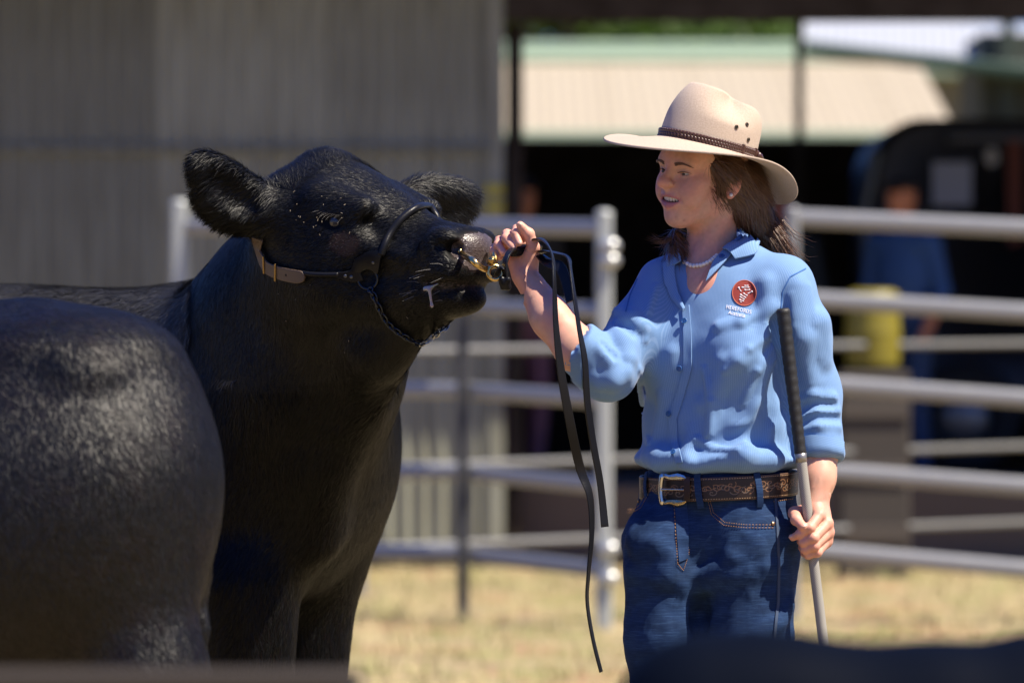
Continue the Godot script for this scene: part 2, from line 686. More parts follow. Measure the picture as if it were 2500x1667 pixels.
# oval cattle rail between two points
func rail(a: Vector3, b: Vector3, h: float, w: float) -> Array:
	var d := (b - a).normalized()
	var s := d.cross(Vector3.UP).normalized()
	var u := s.cross(d)
	var rows := []
	for p: Vector3 in [a, a, b, b]:
		var row := PackedVector3Array()
		for k in 20:
			var t := TAU * k / 20
			var e := 0.0001 if (rows.size() == 0 or rows.size() == 3) else 1.0
			row.append(p + (s * cos(t) * w * 0.5 + u * sin(t) * h * 0.5) * e)
		rows.append(row)
	var sh := sheet(rows, true)
	for i in sh[1].size():
		var p: Vector3 = sh[0][i]
		var q := p - (a + d * (p - a).dot(d))
		if q.length() > 0.001: sh[1][i] = (s * q.dot(s) / (w * w) + u * q.dot(u) / (h * h)).normalized()
		else: sh[1][i] = d if (p - a).dot(d) > 0.1 else -d
	return orient(sh)

func galv(t := 1.0) -> StandardMaterial3D:
	var m := mat(lin(0.27 * t, 0.275 * t, 0.275 * t), 0.42, 0.30, 0.5)
	m.roughness_texture = noise_tex(0.03, [[0.0, Color(0.7, 0.7, 0.7)], [1.0, Color(1, 1, 1)]], 128, FastNoiseLite.TYPE_CELLULAR, 3, 3)
	return tri(m, 4.0)

func panel(o: Node3D, x0: float, z0: float, ys0: Array, x1: float, z1: float, ys1: Array, h: float, w: float, m: Material) -> void:
	for i in ys0.size():
		inst("rail", amesh(rail(P(x0, ys0[i], z0), P(x1, ys1[i], z1), h, w)), m, o)

func post(o: Node3D, px: float, top: float, z: float, w: float, m: Material) -> void:
	var p := P(px, top, z)
	var q := inst("post", amesh(bbox(Vector3(p.x, (p.y - 0.06) * 0.5, z), Vector3(w, p.y + 0.06, w), 0.012)), m, o)
	inst("cap", amesh(ball(Vector3(p.x, p.y, z), Vector3(w * 0.56, w * 0.30, w * 0.56), 14, 8)), m, q)

func build_fences() -> void:
	var g := galv()
	var bright := mat(lin(0.40, 0.42, 0.40), 0.45, 0.3)
	var shaded_post := mat(lin(0.035, 0.036, 0.040), 0.6)  # the shade on this post is put into its dark colour
	var a := thing("cattle_panel", "galvanised cattle panel behind the bull, between pale and dark posts", "fence panel", "cattle panels behind the handler")
	panel(a, 437, -14.6, [553, 745, 948, 1148, 1342], 1130, -13.8, [551, 748, 952, 1152, 1350], 0.072, 0.040, g)
	post(a, 437, 497, -14.6, 0.075, bright)
	post(a, 1130, 540, -13.75, 0.05, shaded_post)
	var b := thing("cattle_panel", "galvanised cattle panel between dark post and tall pale gate post", "fence panel", "cattle panels behind the handler")
	panel(b, 1136, -13.8, [551, 748, 952, 1152, 1352], 1470, -12.9, [557, 760, 975, 1186, 1392], 0.072, 0.040, g)
	post(b, 1475, 522, -12.9, 0.070, bright)
	for q: Array in [[1489, 600], [1489, 636], [1487, 1340], [1487, 1412]]:
		inst("lug", amesh(ball(P(q[0], q[1], -12.84), Vector3(0.045, 0.035, 0.03), 12, 8)), mat(lin(0.5, 0.51, 0.49), 0.3, 0.6), b)
	var c := thing("cattle_panel", "galvanised cattle panel running off the right edge behind her", "fence panel", "cattle panels behind the handler")
	panel(c, 1935, -13.2, [531, 728, 932, 1144, 1340], 2700, -13.2, [566, 774, 988, 1202, 1408], 0.076, 0.040, g)
	post(c, 1935, 512, -13.2, 0.06, g)
	post(c, 2710, 500, -13.2, 0.075, bright)
	var d := thing("pipe_fence", "thin grey three-rail pipe fence farther back across the yard", "fence")
	panel(d, 880, -16.0, [857, 1142, 1337], 2720, -18.75, [835, 1081, 1265], 0.036, 0.036, galv(0.7))
	for px: Array in [[880, -16.0], [1700, -17.2], [2720, -18.75]]:
		post(d, px[0], 845, px[1], 0.055, g)
	# a rail close to the camera, along the bottom edge
	var e := thing("front_rail", "grey steel rail out of focus along the bottom left edge", "rail")
	inst("rail", amesh(rail(P(-900, 1662, 5.0), P(880, 1662, 5.0), 0.022, 0.03)), mat(lin(0.045, 0.038, 0.033), 0.7, 0.0, 0.2), e)
	for x: float in [-0.70, -0.152]:
		inst("post", amesh(tube([Vector3(x, -0.05, 5.0), Vector3(x, 0.896, 5.0)], [0.012], 10)), mat(lin(0.14, 0.125, 0.11), 0.6), e)

# a bystander far out of focus: one continuous figure, clothes told by colour
func bystander(called: String, label: String, at: Vector3, turn: float, skin: Color, shirt: Color, trousers: Color, hat: Color, lean := 0.0) -> void:
	var o := thing("person", label, "person", "bystanders in the shaded bay")
	o.position = at
	o.rotation.y = turn
	var f := Field.new()
	f.ell(Vector3(0, 1.60, lean), Vector3(0.078, 0.115, 0.095), 0.02)
	f.cap(Vector3(0, 1.50, lean), Vector3(0, 1.42, lean * 0.8), 0.055, 0.06, 0.03)
	f.cap(Vector3(-0.14, 1.36, lean * 0.7), Vector3(0.14, 1.36, lean * 0.7), 0.08, 0.08, 0.05)
	f.ell(Vector3(0, 1.18, lean * 0.4), Vector3(0.19, 0.26, 0.125), 0.05)
	f.ell(Vector3(0, 0.94, 0), Vector3(0.175, 0.13, 0.12), 0.05)
	for s: float in [-1.0, 1.0]:
		f.chain([Vector3(0.20 * s, 1.36, lean * 0.7), Vector3(0.26 * s, 1.08, lean * 0.6 - 0.02), Vector3(0.23 * s, 0.86, lean * 0.5 + 0.10)], [0.062, 0.048, 0.035], 0.03)
		f.ell(Vector3(0.225 * s, 0.80, lean * 0.5 + 0.13), Vector3(0.035, 0.055, 0.035), 0.02)
		f.chain([Vector3(0.09 * s, 0.90, 0), Vector3(0.10 * s, 0.48, 0.03), Vector3(0.10 * s, 0.07, -0.02)], [0.092, 0.066, 0.05], 0.03)
		f.cap(Vector3(0.10 * s, 0.045, -0.03), Vector3(0.12 * s, 0.04, 0.14), 0.045, 0.038, 0.02)
	f.ell(Vector3(0, 1.595, lean + 0.10), Vector3(0.015, 0.02, 0.02), 0.015)
	f.ell(Vector3(0, 1.675, lean - 0.005), Vector3(0.088, 0.062, 0.102), 0.01)
	f.ell(Vector3(0, 1.662, lean + 0.11), Vector3(0.07, 0.012, 0.06), 0.01)
	var arr := f.mesh(Vector3(-0.4, 0, -0.35), Vector3(0.4, 1.8, 0.6), 0.024)
	var c := PackedColorArray()
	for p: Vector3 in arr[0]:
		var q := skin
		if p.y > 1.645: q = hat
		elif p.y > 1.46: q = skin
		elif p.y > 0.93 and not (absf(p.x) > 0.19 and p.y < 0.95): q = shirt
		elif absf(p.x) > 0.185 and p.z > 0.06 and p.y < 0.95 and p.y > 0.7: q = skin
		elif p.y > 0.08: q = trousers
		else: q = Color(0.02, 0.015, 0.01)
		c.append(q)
	var m := mat(Color.WHITE, 0.8)
	m.vertex_color_use_as_albedo = true
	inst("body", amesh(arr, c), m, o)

func build_bystanders() -> void:
	var p := P(2215, 833, -20.4)
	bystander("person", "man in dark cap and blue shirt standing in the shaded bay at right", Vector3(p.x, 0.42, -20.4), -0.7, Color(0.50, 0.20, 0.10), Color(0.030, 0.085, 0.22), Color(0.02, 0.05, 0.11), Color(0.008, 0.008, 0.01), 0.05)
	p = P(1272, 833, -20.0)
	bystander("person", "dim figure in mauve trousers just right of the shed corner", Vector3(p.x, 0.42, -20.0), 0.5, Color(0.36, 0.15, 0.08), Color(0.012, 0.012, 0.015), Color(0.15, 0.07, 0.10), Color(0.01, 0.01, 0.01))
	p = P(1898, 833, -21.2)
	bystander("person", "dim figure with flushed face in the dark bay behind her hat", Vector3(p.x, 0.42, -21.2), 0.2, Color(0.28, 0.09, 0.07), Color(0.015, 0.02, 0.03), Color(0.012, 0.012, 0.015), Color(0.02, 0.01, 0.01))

func rounded_box(size: Vector3, r: float, seg := 8) -> Array:
	# rounded in the xy outline, extruded along z
	var outline := PackedVector2Array()
	for k in 4:
		var c := Vector2(size.x * 0.5 - r, size.y * 0.5 - r) * Vector2(1 if k == 0 or k == 3 else -1, 1 if k < 2 else -1)
		for i in seg + 1:
			var w := PI * 0.5 * (k + float(i) / seg)
			outline.append(c + Vector2(cos(w), sin(w)) * r)
	var rows := []
	for e: Array in [[-0.5, 0.0], [-0.5, 0.94], [-0.46, 1.0], [0.46, 1.0], [0.5, 0.94], [0.5, 0.0]]:
		var row := PackedVector3Array()
		for q in outline: row.append(Vector3(q.x * e[1], q.y * e[1], size.z * e[0]))
		rows.append(row)
	return fix(sheet(rows, true), Vector3.ZERO)

func build_bay_things() -> void:
	# dark horse float with a rounded roof
	var o := thing("stock_trailer", "black stock trailer with rounded roof corner parked in the bay at right", "trailer")
	var c := P(2420, 833, -22.6)
	var top := P(2300, 286, -21.6).y
	var black := mat(lin(0.010, 0.010, 0.011), 0.5)
	var t := inst("body", amesh(rounded_box(Vector3(2.3, top - 0.75, 1.9), 0.32)), black, o)
	t.position = Vector3(P(2130, 833, -21.6).x + 1.15, (top + 0.75) * 0.5, -22.6)
	var edge := mat(lin(0.05, 0.052, 0.055), 0.4, 0.4)
	inst("trim", amesh(bbox(Vector3(t.position.x + 0.15, P(0, 338, -21.6).y, -21.60), Vector3(1.7, 0.05, 0.08), 0.01)), edge, o)
	inst("front_pipe", amesh(tube([Vector3(t.position.x - 1.19, 0.43, -21.65), Vector3(t.position.x - 1.19, 2.0, -21.65), Vector3(t.position.x - 1.12, 2.35, -21.65)], [0.035], 10)), mat(lin(0.10, 0.11, 0.11), 0.4, 0.5), o)
	for s: float in [-0.6, 0.25]:
		var wheel := inst("wheel", amesh(torus(Vector3(t.position.x + s, 0.76, -21.62), Vector3(0, 0, 1), 0.24, 0.10, 28, 10)), mat(lin(0.012, 0.012, 0.012), 0.8), o)
		inst("hub", amesh(ball(Vector3(t.position.x + s, 0.76, -21.60), Vector3(0.16, 0.16, 0.07), 16, 10)), mat(lin(0.2, 0.2, 0.2), 0.4, 0.7), wheel)
	inst("drawbar", amesh(bbox(Vector3(t.position.x, 0.78, -22.6), Vector3(2.2, 0.12, 1.4), 0.02)), black, o)
	# pale notice on the trailer's side, and an oval one beside it
	var s := inst("notice_board", amesh(bbox(P(2325, 448, -21.55), Vector3(0.235, 0.26, 0.012), 0.004)), mat(lin(0.22, 0.25, 0.33), 0.6))
	tag(s, "pale blue-grey square notice on the black trailer beside the man in a cap", "notice")
	s = inst("oval_sign", amesh(ball(P(2422, 382, -21.56), Vector3(0.042, 0.055, 0.008), 20, 10, Basis(Vector3(1, 0, 0), 0.0))), mat(lin(0.26, 0.27, 0.28), 0.6))
	tag(s, "small pale oval sign near the right edge, right of the square notice", "sign")
	s = inst("rust_board", amesh(bbox(P(2478, 470, -21.56), Vector3(0.09, 0.62, 0.014), 0.004)), mat(lin(0.09, 0.022, 0.014), 0.8))
	tag(s, "upright rust-red board at the right edge below the trailer roof", "board")
	# yellow drum behind the rails
	var d := thing("yellow_drum", "yellow plastic drum seen between the rails at the man's feet", "drum")
	var at := P(2132, 833, -17.9)
	var prof := [[0.0, 0.0], [0.125, 0.0], [0.14, 0.03], [0.142, 0.17], [0.148, 0.18], [0.148, 0.20], [0.142, 0.21], [0.142, 0.36], [0.135, 0.40], [0.10, 0.415], [0.0, 0.415]]
	var rows := []
	for q: Array in prof: rows.append(ring_at(Vector3(0, q[1], 0), Vector3.RIGHT, Vector3.BACK, maxf(q[0], 0.0005), 28))
	var base := P(2132, 900, -17.9).y
	var dm := inst("drum_body", amesh(fix(sheet(rows, true), Vector3(0, 0.2, 0))), mat(lin(0.19, 0.16, 0.014), 0.5), d)
	dm.position = Vector3(at.x, base, -17.9)
	# ... standing on an upturned crate
	var k := thing("dark_crate", "dark crate under the yellow drum behind the rails", "crate")
	inst("crate_body", amesh(bbox(Vector3(at.x, base * 0.5 - 0.01, -17.9), Vector3(0.36, base, 0.36), 0.01)), mat(lin(0.05, 0.042, 0.034), 0.8), k)
	for q in 3:
		inst("slat", amesh(bbox(Vector3(at.x, base * (0.2 + 0.3 * q), -17.71), Vector3(0.36, 0.09, 0.014), 0.003)), mat(lin(0.07, 0.058, 0.046), 0.8), k)

func gable(called: String, label: String, x0: float, x1: float, z0: float, z1: float, eave: float, ridge: float, roofc: Color, wallc: Color, trim: Color, sheets: float, turn := 0.0) -> void:
	var o := thing(called, label, "building")
	var rt := Basis(Vector3.UP, turn)
	o.transform = Transform3D(rt, Vector3(x0, 0, z0) - rt * Vector3(x0, 0, z0))
	var rise := ridge - eave
	var run := absf(z1 - z0)
	var ln := sqrt(rise * rise + run * run)
	var rot := Basis(Vector3(1, 0, 0), -(PI * 0.5 - atan2(rise, run)))
	var m := mat(roofc, 0.6, 0.0, 0.4)
	m.albedo_texture = noise_tex(0.02, [[0.0, Color(0.86, 0.85, 0.82)], [1.0, Color(1, 1, 1)]], 128, FastNoiseLite.TYPE_SIMPLEX, 3, 5)
	tri(m, 0.8)
	var n := int((x1 - x0) / sheets)
	var me := corrugated((x1 - x0) / n + 0.02, ln, ((x1 - x0) / n) / 8.0, 0.012)
	for k in n:
		var s := inst("roof_sheet", me, m, o)
		s.transform = Transform3D(rot, Vector3(x0 + (x1 - x0) / n * k, eave, z0 + (0.002 if k % 2 else 0.0)))
	inst("back_slope", amesh(bbox(Vector3((x0 + x1) * 0.5, (eave + ridge) * 0.5, z1 - run * 0.5), Vector3(x1 - x0, 0.05, ln), 0.0, Basis(Vector3(1, 0, 0), -atan2(rise, run)))), m, o)
	inst("ridge_cap", amesh(tube([Vector3(x0, ridge + 0.02, z1), Vector3(x1, ridge + 0.02, z1)], [0.09], 8)), mat(trim, 0.5), o)
	inst("gutter", amesh(bbox(Vector3((x0 + x1) * 0.5, eave - 0.07, z0 + 0.06), Vector3(x1 - x0, 0.14, 0.14), 0.02)), mat(trim, 0.5), o)
	inst("wall", amesh(bbox(Vector3((x0 + x1) * 0.5, eave * 0.5 - 0.05, z1), Vector3(x1 - x0 - 0.4, eave - 0.1, run * 1.1), 0.0)), mat(wallc, 0.8), o)

func build_far() -> void:
	var a := P(1150, 318, -45.0)
	var b := P(2330, 318, -45.0)
	gable("cream_roofed_building", "long low building with sunlit cream iron roof seen through the bay", a.x, b.x, -45.0, -50.0, a.y, P(0, 150, -50.0).y, lin(0.42, 0.365, 0.265), lin(0.10, 0.09, 0.08), lin(0.30, 0.38, 0.27), 0.95)
	a = P(1000, 150, -58.0)
	b = P(2800, 150, -58.0)
	gable("green_roofed_building", "building with pale green iron roof behind the cream roof", a.x, b.x, -58.0, -62.0, P(0, 160, -58.0).y, P(0, 122, -62.0).y, lin(0.27, 0.38, 0.24), lin(0.2, 0.2, 0.2), lin(0.25, 0.33, 0.24), 1.2)
	# silver skillion roof falling to the right
	var o := thing("silver_roofed_building", "building with silver iron roof falling to the right at the upper right edge", "building")
	var sm := mat(lin(0.36, 0.38, 0.40), 0.55, 0.0, 0.5)
	for k in 8:
		var rows := []
		for e in 2:
			var row := PackedVector3Array()
			for i in 25:
				var px := 1965.0 + 95.0 * (k + i / 24.0)
				var p := P(px, 108.0 + (px - 1965.0) * 0.108, -36.0) if e == 0 else P(px, 30.0 + (px - 1965.0) * 0.06, -41.0)
				p.y += 0.012 * cos(i * PI / 3.0)
				row.append(p)
			rows.append(row)
		inst("roof_sheet", amesh(orient_away(sheet(rows), Vector3.UP)), sm, o)
	inst("fascia", amesh(rail(P(1965, 116, -35.98), P(2720, 198, -35.98), 0.13, 0.04)), mat(lin(0.02, 0.05, 0.03), 0.5), o)
	inst("wall", amesh(bbox(Vector3(P(2600, 0, -37.0).x, 1.95, -37.4), Vector3(1.6, 3.9, 2.0), 0.01)), mat(lin(0.04, 0.05, 0.035), 0.8), o)
	for px: float in [2462.0]:
		var pt := P(px, 170, -36.3)
		inst("post", amesh(bbox(Vector3(pt.x, 2.4, -36.3), Vector3(0.10, 4.9, 0.10), 0.01)), mat(lin(0.03, 0.045, 0.03), 0.7), o)
	var r := RandomNumberGenerator.new()
	r.seed = 31
	for k in 6:
		tree(Vector3(P(1230 + 165 * k, 0, -72.0).x, -0.14, -72.0 - r.randf() * 5.0), 7.6 + r.randf() * 1.2, k, r)

func tree(at: Vector3, h: float, k: int, r: RandomNumberGenerator) -> void:
	var where := ["first", "second", "third", "fourth", "fifth", "sixth"][k] as String
	var o := thing("leafy_tree", "%s leafy green tree from the shed corner, above the green roof" % where, "tree", "trees behind the far buildings")
	o.position = at
	var bark := mat(lin(0.10, 0.075, 0.055), 0.9)
	var limbs := [tube([Vector3.ZERO, Vector3(0.1, h * 0.35, 0), Vector3(0.0, h * 0.6, 0.1)], [0.22, 0.17, 0.10], 8)]
	var blobs := []
	for i in 7:
		var w := r.randf() * TAU
		var p := Vector3(cos(w) * (0.6 + r.randf() * 1.1), h * (0.50 + 0.40 * r.randf()), sin(w) * (0.6 + r.randf()))
		limbs.append(tube([Vector3(0.05, h * (0.3 + 0.05 * i), 0.02), p * Vector3(0.5, 0.85, 0.5), p], [0.09, 0.06, 0.03], 6))
		blobs.append([p, 0.8 + r.randf() * 0.7])
	inst("trunk", amesh(join(limbs)), bark, o)
	var v := PackedVector3Array()
	var n := PackedVector3Array()
	var c := PackedColorArray()
	var x := PackedInt32Array()
	for q: Array in blobs:
		for i in 1300:
			var d := Vector3(r.randfn(), r.randfn() * 0.8, r.randfn()).normalized()
			var p: Vector3 = q[0] + d * q[1] * pow(r.randf(), 0.4)
			var s := Vector3(r.randfn(), r.randfn(), r.randfn()).normalized() * 0.06
			var t := s.cross(Vector3(r.randfn(), r.randfn(), r.randfn())).normalized() * 0.09
			var b := v.size()
			v.append(p - t); v.append(p + s); v.append(p + t); v.append(p - s)
			var nn := s.cross(t).normalized()
			var g := 0.6 + 0.7 * r.randf()
			for j in 4:
				n.append(nn)
				c.append(Color(0.075 * g, 0.135 * g, 0.016 * g))
			x.append_array([b, b + 2, b + 1, b, b + 3, b + 2])
	var m := mat(Color.WHITE, 0.6)
	m.vertex_color_use_as_albedo = true
	m.backlight_enabled = true
	m.backlight = Color(0.5, 0.6, 0.2)
	inst("crown", amesh(orient([v, n, x]), c), m, o)

func build_calf() -> void:
	var o := thing("black_calf", "blurred dark back of a black calf along the bottom right edge", "calf")
	var z := 4.6
	var f := Field.new()
	f.cap(P(1720, 1745, z), P(1880, 1742, z), 0.077, 0.072, 0.05)
	f.cap(P(1880, 1760, z), P(2900, 1790, z), 0.076, 0.080, 0.05)
	f.ell(P(2300, 1690, z), Vector3(0.050, 0.040, 0.06), 0.04)
	f.ell(P(2540, 1690, z), Vector3(0.055, 0.062, 0.06), 0.04)
	f.cap(P(1700, 1800, z), P(2800, 1850, z), 0.085, 0.085, 0.05)
	for q: Array in [[1760, 0.05], [1770, -0.05], [2700, 0.05], [2710, -0.05]]:
		var p := P(q[0], 1850, z + q[1])
		f.cap(p, Vector3(p.x, 0.45, z + q[1]), 0.055, 0.032, 0.03)
		f.cap(Vector3(p.x, 0.45, z + q[1]), Vector3(p.x, 0.03, z + q[1]), 0.03, 0.03, 0.02)
	f.cap(P(2880, 1790, z), Vector3(0.86, 0.98, z), 0.07, 0.06, 0.04)
	f.ell(Vector3(0.95, 1.0, z), Vector3(0.12, 0.07, 0.06), 0.03)
	var m := mat(lin(0.0025, 0.004, 0.009), 0.6, 0.0, 0.10)
	inst("body", amesh(f.mesh(Vector3(0.05, 0.0, z - 0.2), Vector3(1.12, 1.12, z + 0.2), 0.02)), m, o)

# ---------------------------------------------------------------- the black bull
var H := Transform3D()          # bull's head: x along the face, y up from the face, z to the near side
var bull_field := Field.new()
var rump_field := Field.new()

func head_frame() -> Transform3D:
	var th := deg_to_rad(47.0)
	var p := deg_to_rad(14.0)
	var h := Vector3(sin(th) * cos(p), -sin(p), cos(th) * cos(p))
	var u := Vector3(sin(th) * sin(p), cos(p), cos(th) * sin(p))
	return Transform3D(Basis(h, u, h.cross(u)), P(800, 392, -0.30))

func L(f: float, v: float, n: float) -> Vector3:
	return Vector3(f, v, n)

func shape_bull(g: Field) -> void:
	g.frame = H
	# skull and face
	g.ell(L(0.058, -0.122, 0), Vector3(0.110, 0.082, 0.120), 0.025)
	g.ell(L(0.15, -0.096, 0), Vector3(0.125, 0.070, 0.106), 0.03)
	g.ell(L(0.010, -0.056, 0), Vector3(0.036, 0.038, 0.046), 0.03)
	g.ell(L(0.002, -0.026, 0.004), Vector3(0.018, 0.020, 0.024), 0.02)
	for s: float in [-1.0, 1.0]:
		g.ell(L(0.02, -0.085, 0.10 * s), Vector3(0.05, 0.038, 0.045), 0.03)
		g.cap(L(0.105, -0.058, 0.108 * s), L(0.205, -0.052, 0.088 * s), 0.024, 0.024, 0.025)
		g.ell(L(0.165, -0.118, 0.088 * s), Vector3(0.07, 0.06, 0.036), 0.03)
		# cheek and jaw muscle
		g.ell(L(0.10, -0.180, 0.085 * s), Vector3(0.115, 0.105, 0.060), 0.03, Basis(Vector3(0, 0, 1), -0.25))
		g.cap(L(0.12, -0.245, 0.06 * s), L(0.34, -0.178, 0.035 * s), 0.05, 0.038, 0.03)
		g.cap(L(0.17, -0.13, 0.08 * s), L(0.31, -0.115, 0.058 * s), 0.026, 0.026, 0.035)
		g.groove(L(0.235, -0.075, 0.085 * s), L(0.33, -0.082, 0.075 * s), 0.012, 0.010, 0.03)
	g.cap(L(0.20, -0.088, 0), L(0.35, -0.092, 0), 0.060, 0.046, 0.04)
	g.cap(L(0.22, -0.14, 0), L(0.36, -0.135, 0), 0.066, 0.056, 0.04)
	# muzzle
	g.ell(L(0.375, -0.098, 0), Vector3(0.055, 0.052, 0.074), 0.03)
	g.ell(L(0.402, -0.080, 0), Vector3(0.040, 0.040, 0.060), 0.02)
	for s: float in [-1.0, 1.0]:
		g.ell(L(0.395, -0.120, 0.046 * s), Vector3(0.050, 0.034, 0.034), 0.02)
		g.ell(L(0.385, -0.060, 0.050 * s), Vector3(0.036, 0.017, 0.024), 0.012)
		g.ell(L(0.372, -0.082, 0.070 * s), Vector3(0.020, 0.024, 0.012), 0.012)
	g.ell(L(0.405, -0.118, 0), Vector3(0.044, 0.028, 0.05), 0.02)
	# chin and lower lip
	g.ell(L(0.398, -0.170, 0), Vector3(0.058, 0.034, 0.054), 0.008)
	g.ell(L(0.36, -0.180, 0), Vector3(0.06, 0.035, 0.055), 0.03)
	# mouth line
	for s: float in [-1.0, 1.0]:
		g.groove(L(0.460, -0.140, 0.01 * s), L(0.428, -0.142, 0.056 * s), 0.006, 0.006, 0.008)
		g.groove(L(0.428, -0.142, 0.056 * s), L(0.368, -0.163, 0.080 * s), 0.006, 0.004, 0.008)
		# nostril: comma
		g.hollow(L(0.424, -0.076, 0.056 * s), Vector3(0.024, 0.0145, 0.016), 0.008, Basis(Vector3(0, 1, 0), -0.95 * s))
		g.groove(L(0.402, -0.076, 0.076 * s), L(0.385, -0.062, 0.086 * s), 0.009, 0.005, 0.006)
		# eye socket
		g.hollow(L(0.163, -0.085, 0.133 * s), Vector3(0.027, 0.016, 0.02), 0.014, Basis(Vector3(0, 0, 1), -0.2))
		g.cap(L(0.130, -0.076, 0.119 * s), L(0.190, -0.069, 0.106 * s), 0.011, 0.010, 0.012)
		g.cap(L(0.140, -0.099, 0.121 * s), L(0.186, -0.096, 0.110 * s), 0.006, 0.006, 0.01)
	# ears: a cupped blade each
	ear(g, L(0.01, -0.120, 0.115), L(-0.045, -0.014, 0.318), 0.056, 1.0)
	ear(g, L(0.03, -0.090, -0.12), L(0.075, -0.052, -0.348), 0.066, -1.0)
	# neck, dewlap and chest
	g.frame = Transform3D()
	g.cap(H * L(0.04, -0.125, 0), P(735, 800, -0.52), 0.125, 0.195, 0.10)
	g.cap(P(735, 800, -0.52), P(600, 1010, -0.72), 0.195, 0.27, 0.12)
	g.cap(H * L(0.14, -0.20, 0), P(750, 960, -0.44), 0.10, 0.145, 0.08)
	g.cap(P(750, 960, -0.44), P(665, 1160, -0.55), 0.145, 0.18, 0.10)
	g.cap(H * L(0.33, -0.215, 0), H * L(0.22, -0.31, 0), 0.035, 0.062, 0.05)
	g.cap(H * L(0.22, -0.31, 0), P(862, 985, -0.34), 0.056, 0.050, 0.05)
	g.cap(P(862, 985, -0.34), P(765, 1130, -0.39), 0.050, 0.058, 0.05)
	g.cap(P(765, 1130, -0.39), P(745, 1290, -0.45), 0.058, 0.076, 0.06)
	# skin folds below the jaw
	g.cap(P(968, 905, -0.27), P(880, 960, -0.26), 0.018, 0.012, 0.015)
	g.cap(P(948, 950, -0.28), P(860, 1005, -0.27), 0.018, 0.010, 0.015)
	g.cap(P(915, 1000, -0.30), P(825, 1050, -0.29), 0.016, 0.010, 0.015)
	# shoulders and trunk
	g.ell(P(712, 1280, -0.80), Vector3(0.142, 0.20, 0.16), 0.04)
	g.ell(P(560, 1180, -0.52), Vector3(0.17, 0.27, 0.15), 0.08)
	g.ell(P(690, 1290, -0.60), Vector3(0.12, 0.14, 0.12), 0.06)
	g.cap(P(600, 1100, -0.76), Vector3(-1.05, 0.895, -1.05), 0.31, 0.395, 0.10)
	g.cap(Vector3(-1.05, 0.88, -1.05), Vector3(-1.85, 0.90, -1.45), 0.395, 0.365, 0.10)
	g.ell(Vector3(-2.05, 0.92, -1.55), Vector3(0.30, 0.34, 0.32), 0.10)
	g.cap(P(470, 905, -0.80), Vector3(-1.05, 1.17, -1.05), 0.135, 0.13, 0.10)
	# legs
	for q: Array in [[Vector3(-0.53, 0.74, -0.46), Vector3(-0.50, 0.40, -0.44), Vector3(-0.51, 0.09, -0.45)], [Vector3(-0.425, 0.74, -0.78), Vector3(-0.41, 0.40, -0.75), Vector3(-0.41, 0.09, -0.76)]]:
		g.cap(q[0], q[1], 0.115, 0.062, 0.05)
		g.cap(q[1], q[2], 0.056, 0.044, 0.03)
		g.ell(q[1], Vector3(0.062, 0.075, 0.062), 0.02)
		g.cap(q[2], q[2] + Vector3(0.03, -0.05, 0.01), 0.05, 0.06, 0.02)
	for q: Array in [[Vector3(-2.12, 0.78, -1.38), Vector3(-2.2, 0.46, -1.45), Vector3(-2.14, 0.09, -1.42)], [Vector3(-1.98, 0.78, -1.74), Vector3(-2.05, 0.46, -1.78), Vector3(-1.99, 0.09, -1.76)]]:
		g.cap(q[0], q[1], 0.17, 0.06, 0.06)
		g.cap(q[1], q[2], 0.056, 0.045, 0.03)
		g.cap(q[2], q[2] + Vector3(0.03, -0.05, 0.01), 0.05, 0.06, 0.02)

func ear(g: Field, root: Vector3, tip: Vector3, wide: float, s: float) -> void:
	var ln := (tip - root).length()
	var ax := (tip - root) / ln
	var up := (Vector3(0.0, 1, 0) - ax * ax.y).normalized()
	var fr := ax.cross(up)
	var rot := Basis(ax, up, fr)
	var front := Vector3(1, 0, 0)
	front = (front - ax * front.dot(ax)).normalized()
	g.cap(root, root + ax * ln * 0.35, 0.036, 0.034, 0.03)
	g.ell(root + ax * ln * 0.50 - up * 0.016, Vector3(ln * 0.37, wide * 1.08, 0.024), 0.02, rot)
	g.ell(root + ax * ln * 0.74 + up * 0.004, Vector3(ln * 0.27, wide * 0.62, 0.020), 0.02, rot)
	g.hollow(root + ax * ln * 0.58 + front * 0.036 - up * 0.006, Vector3(ln * 0.32, wide * 0.70, 0.028), 0.014, rot)

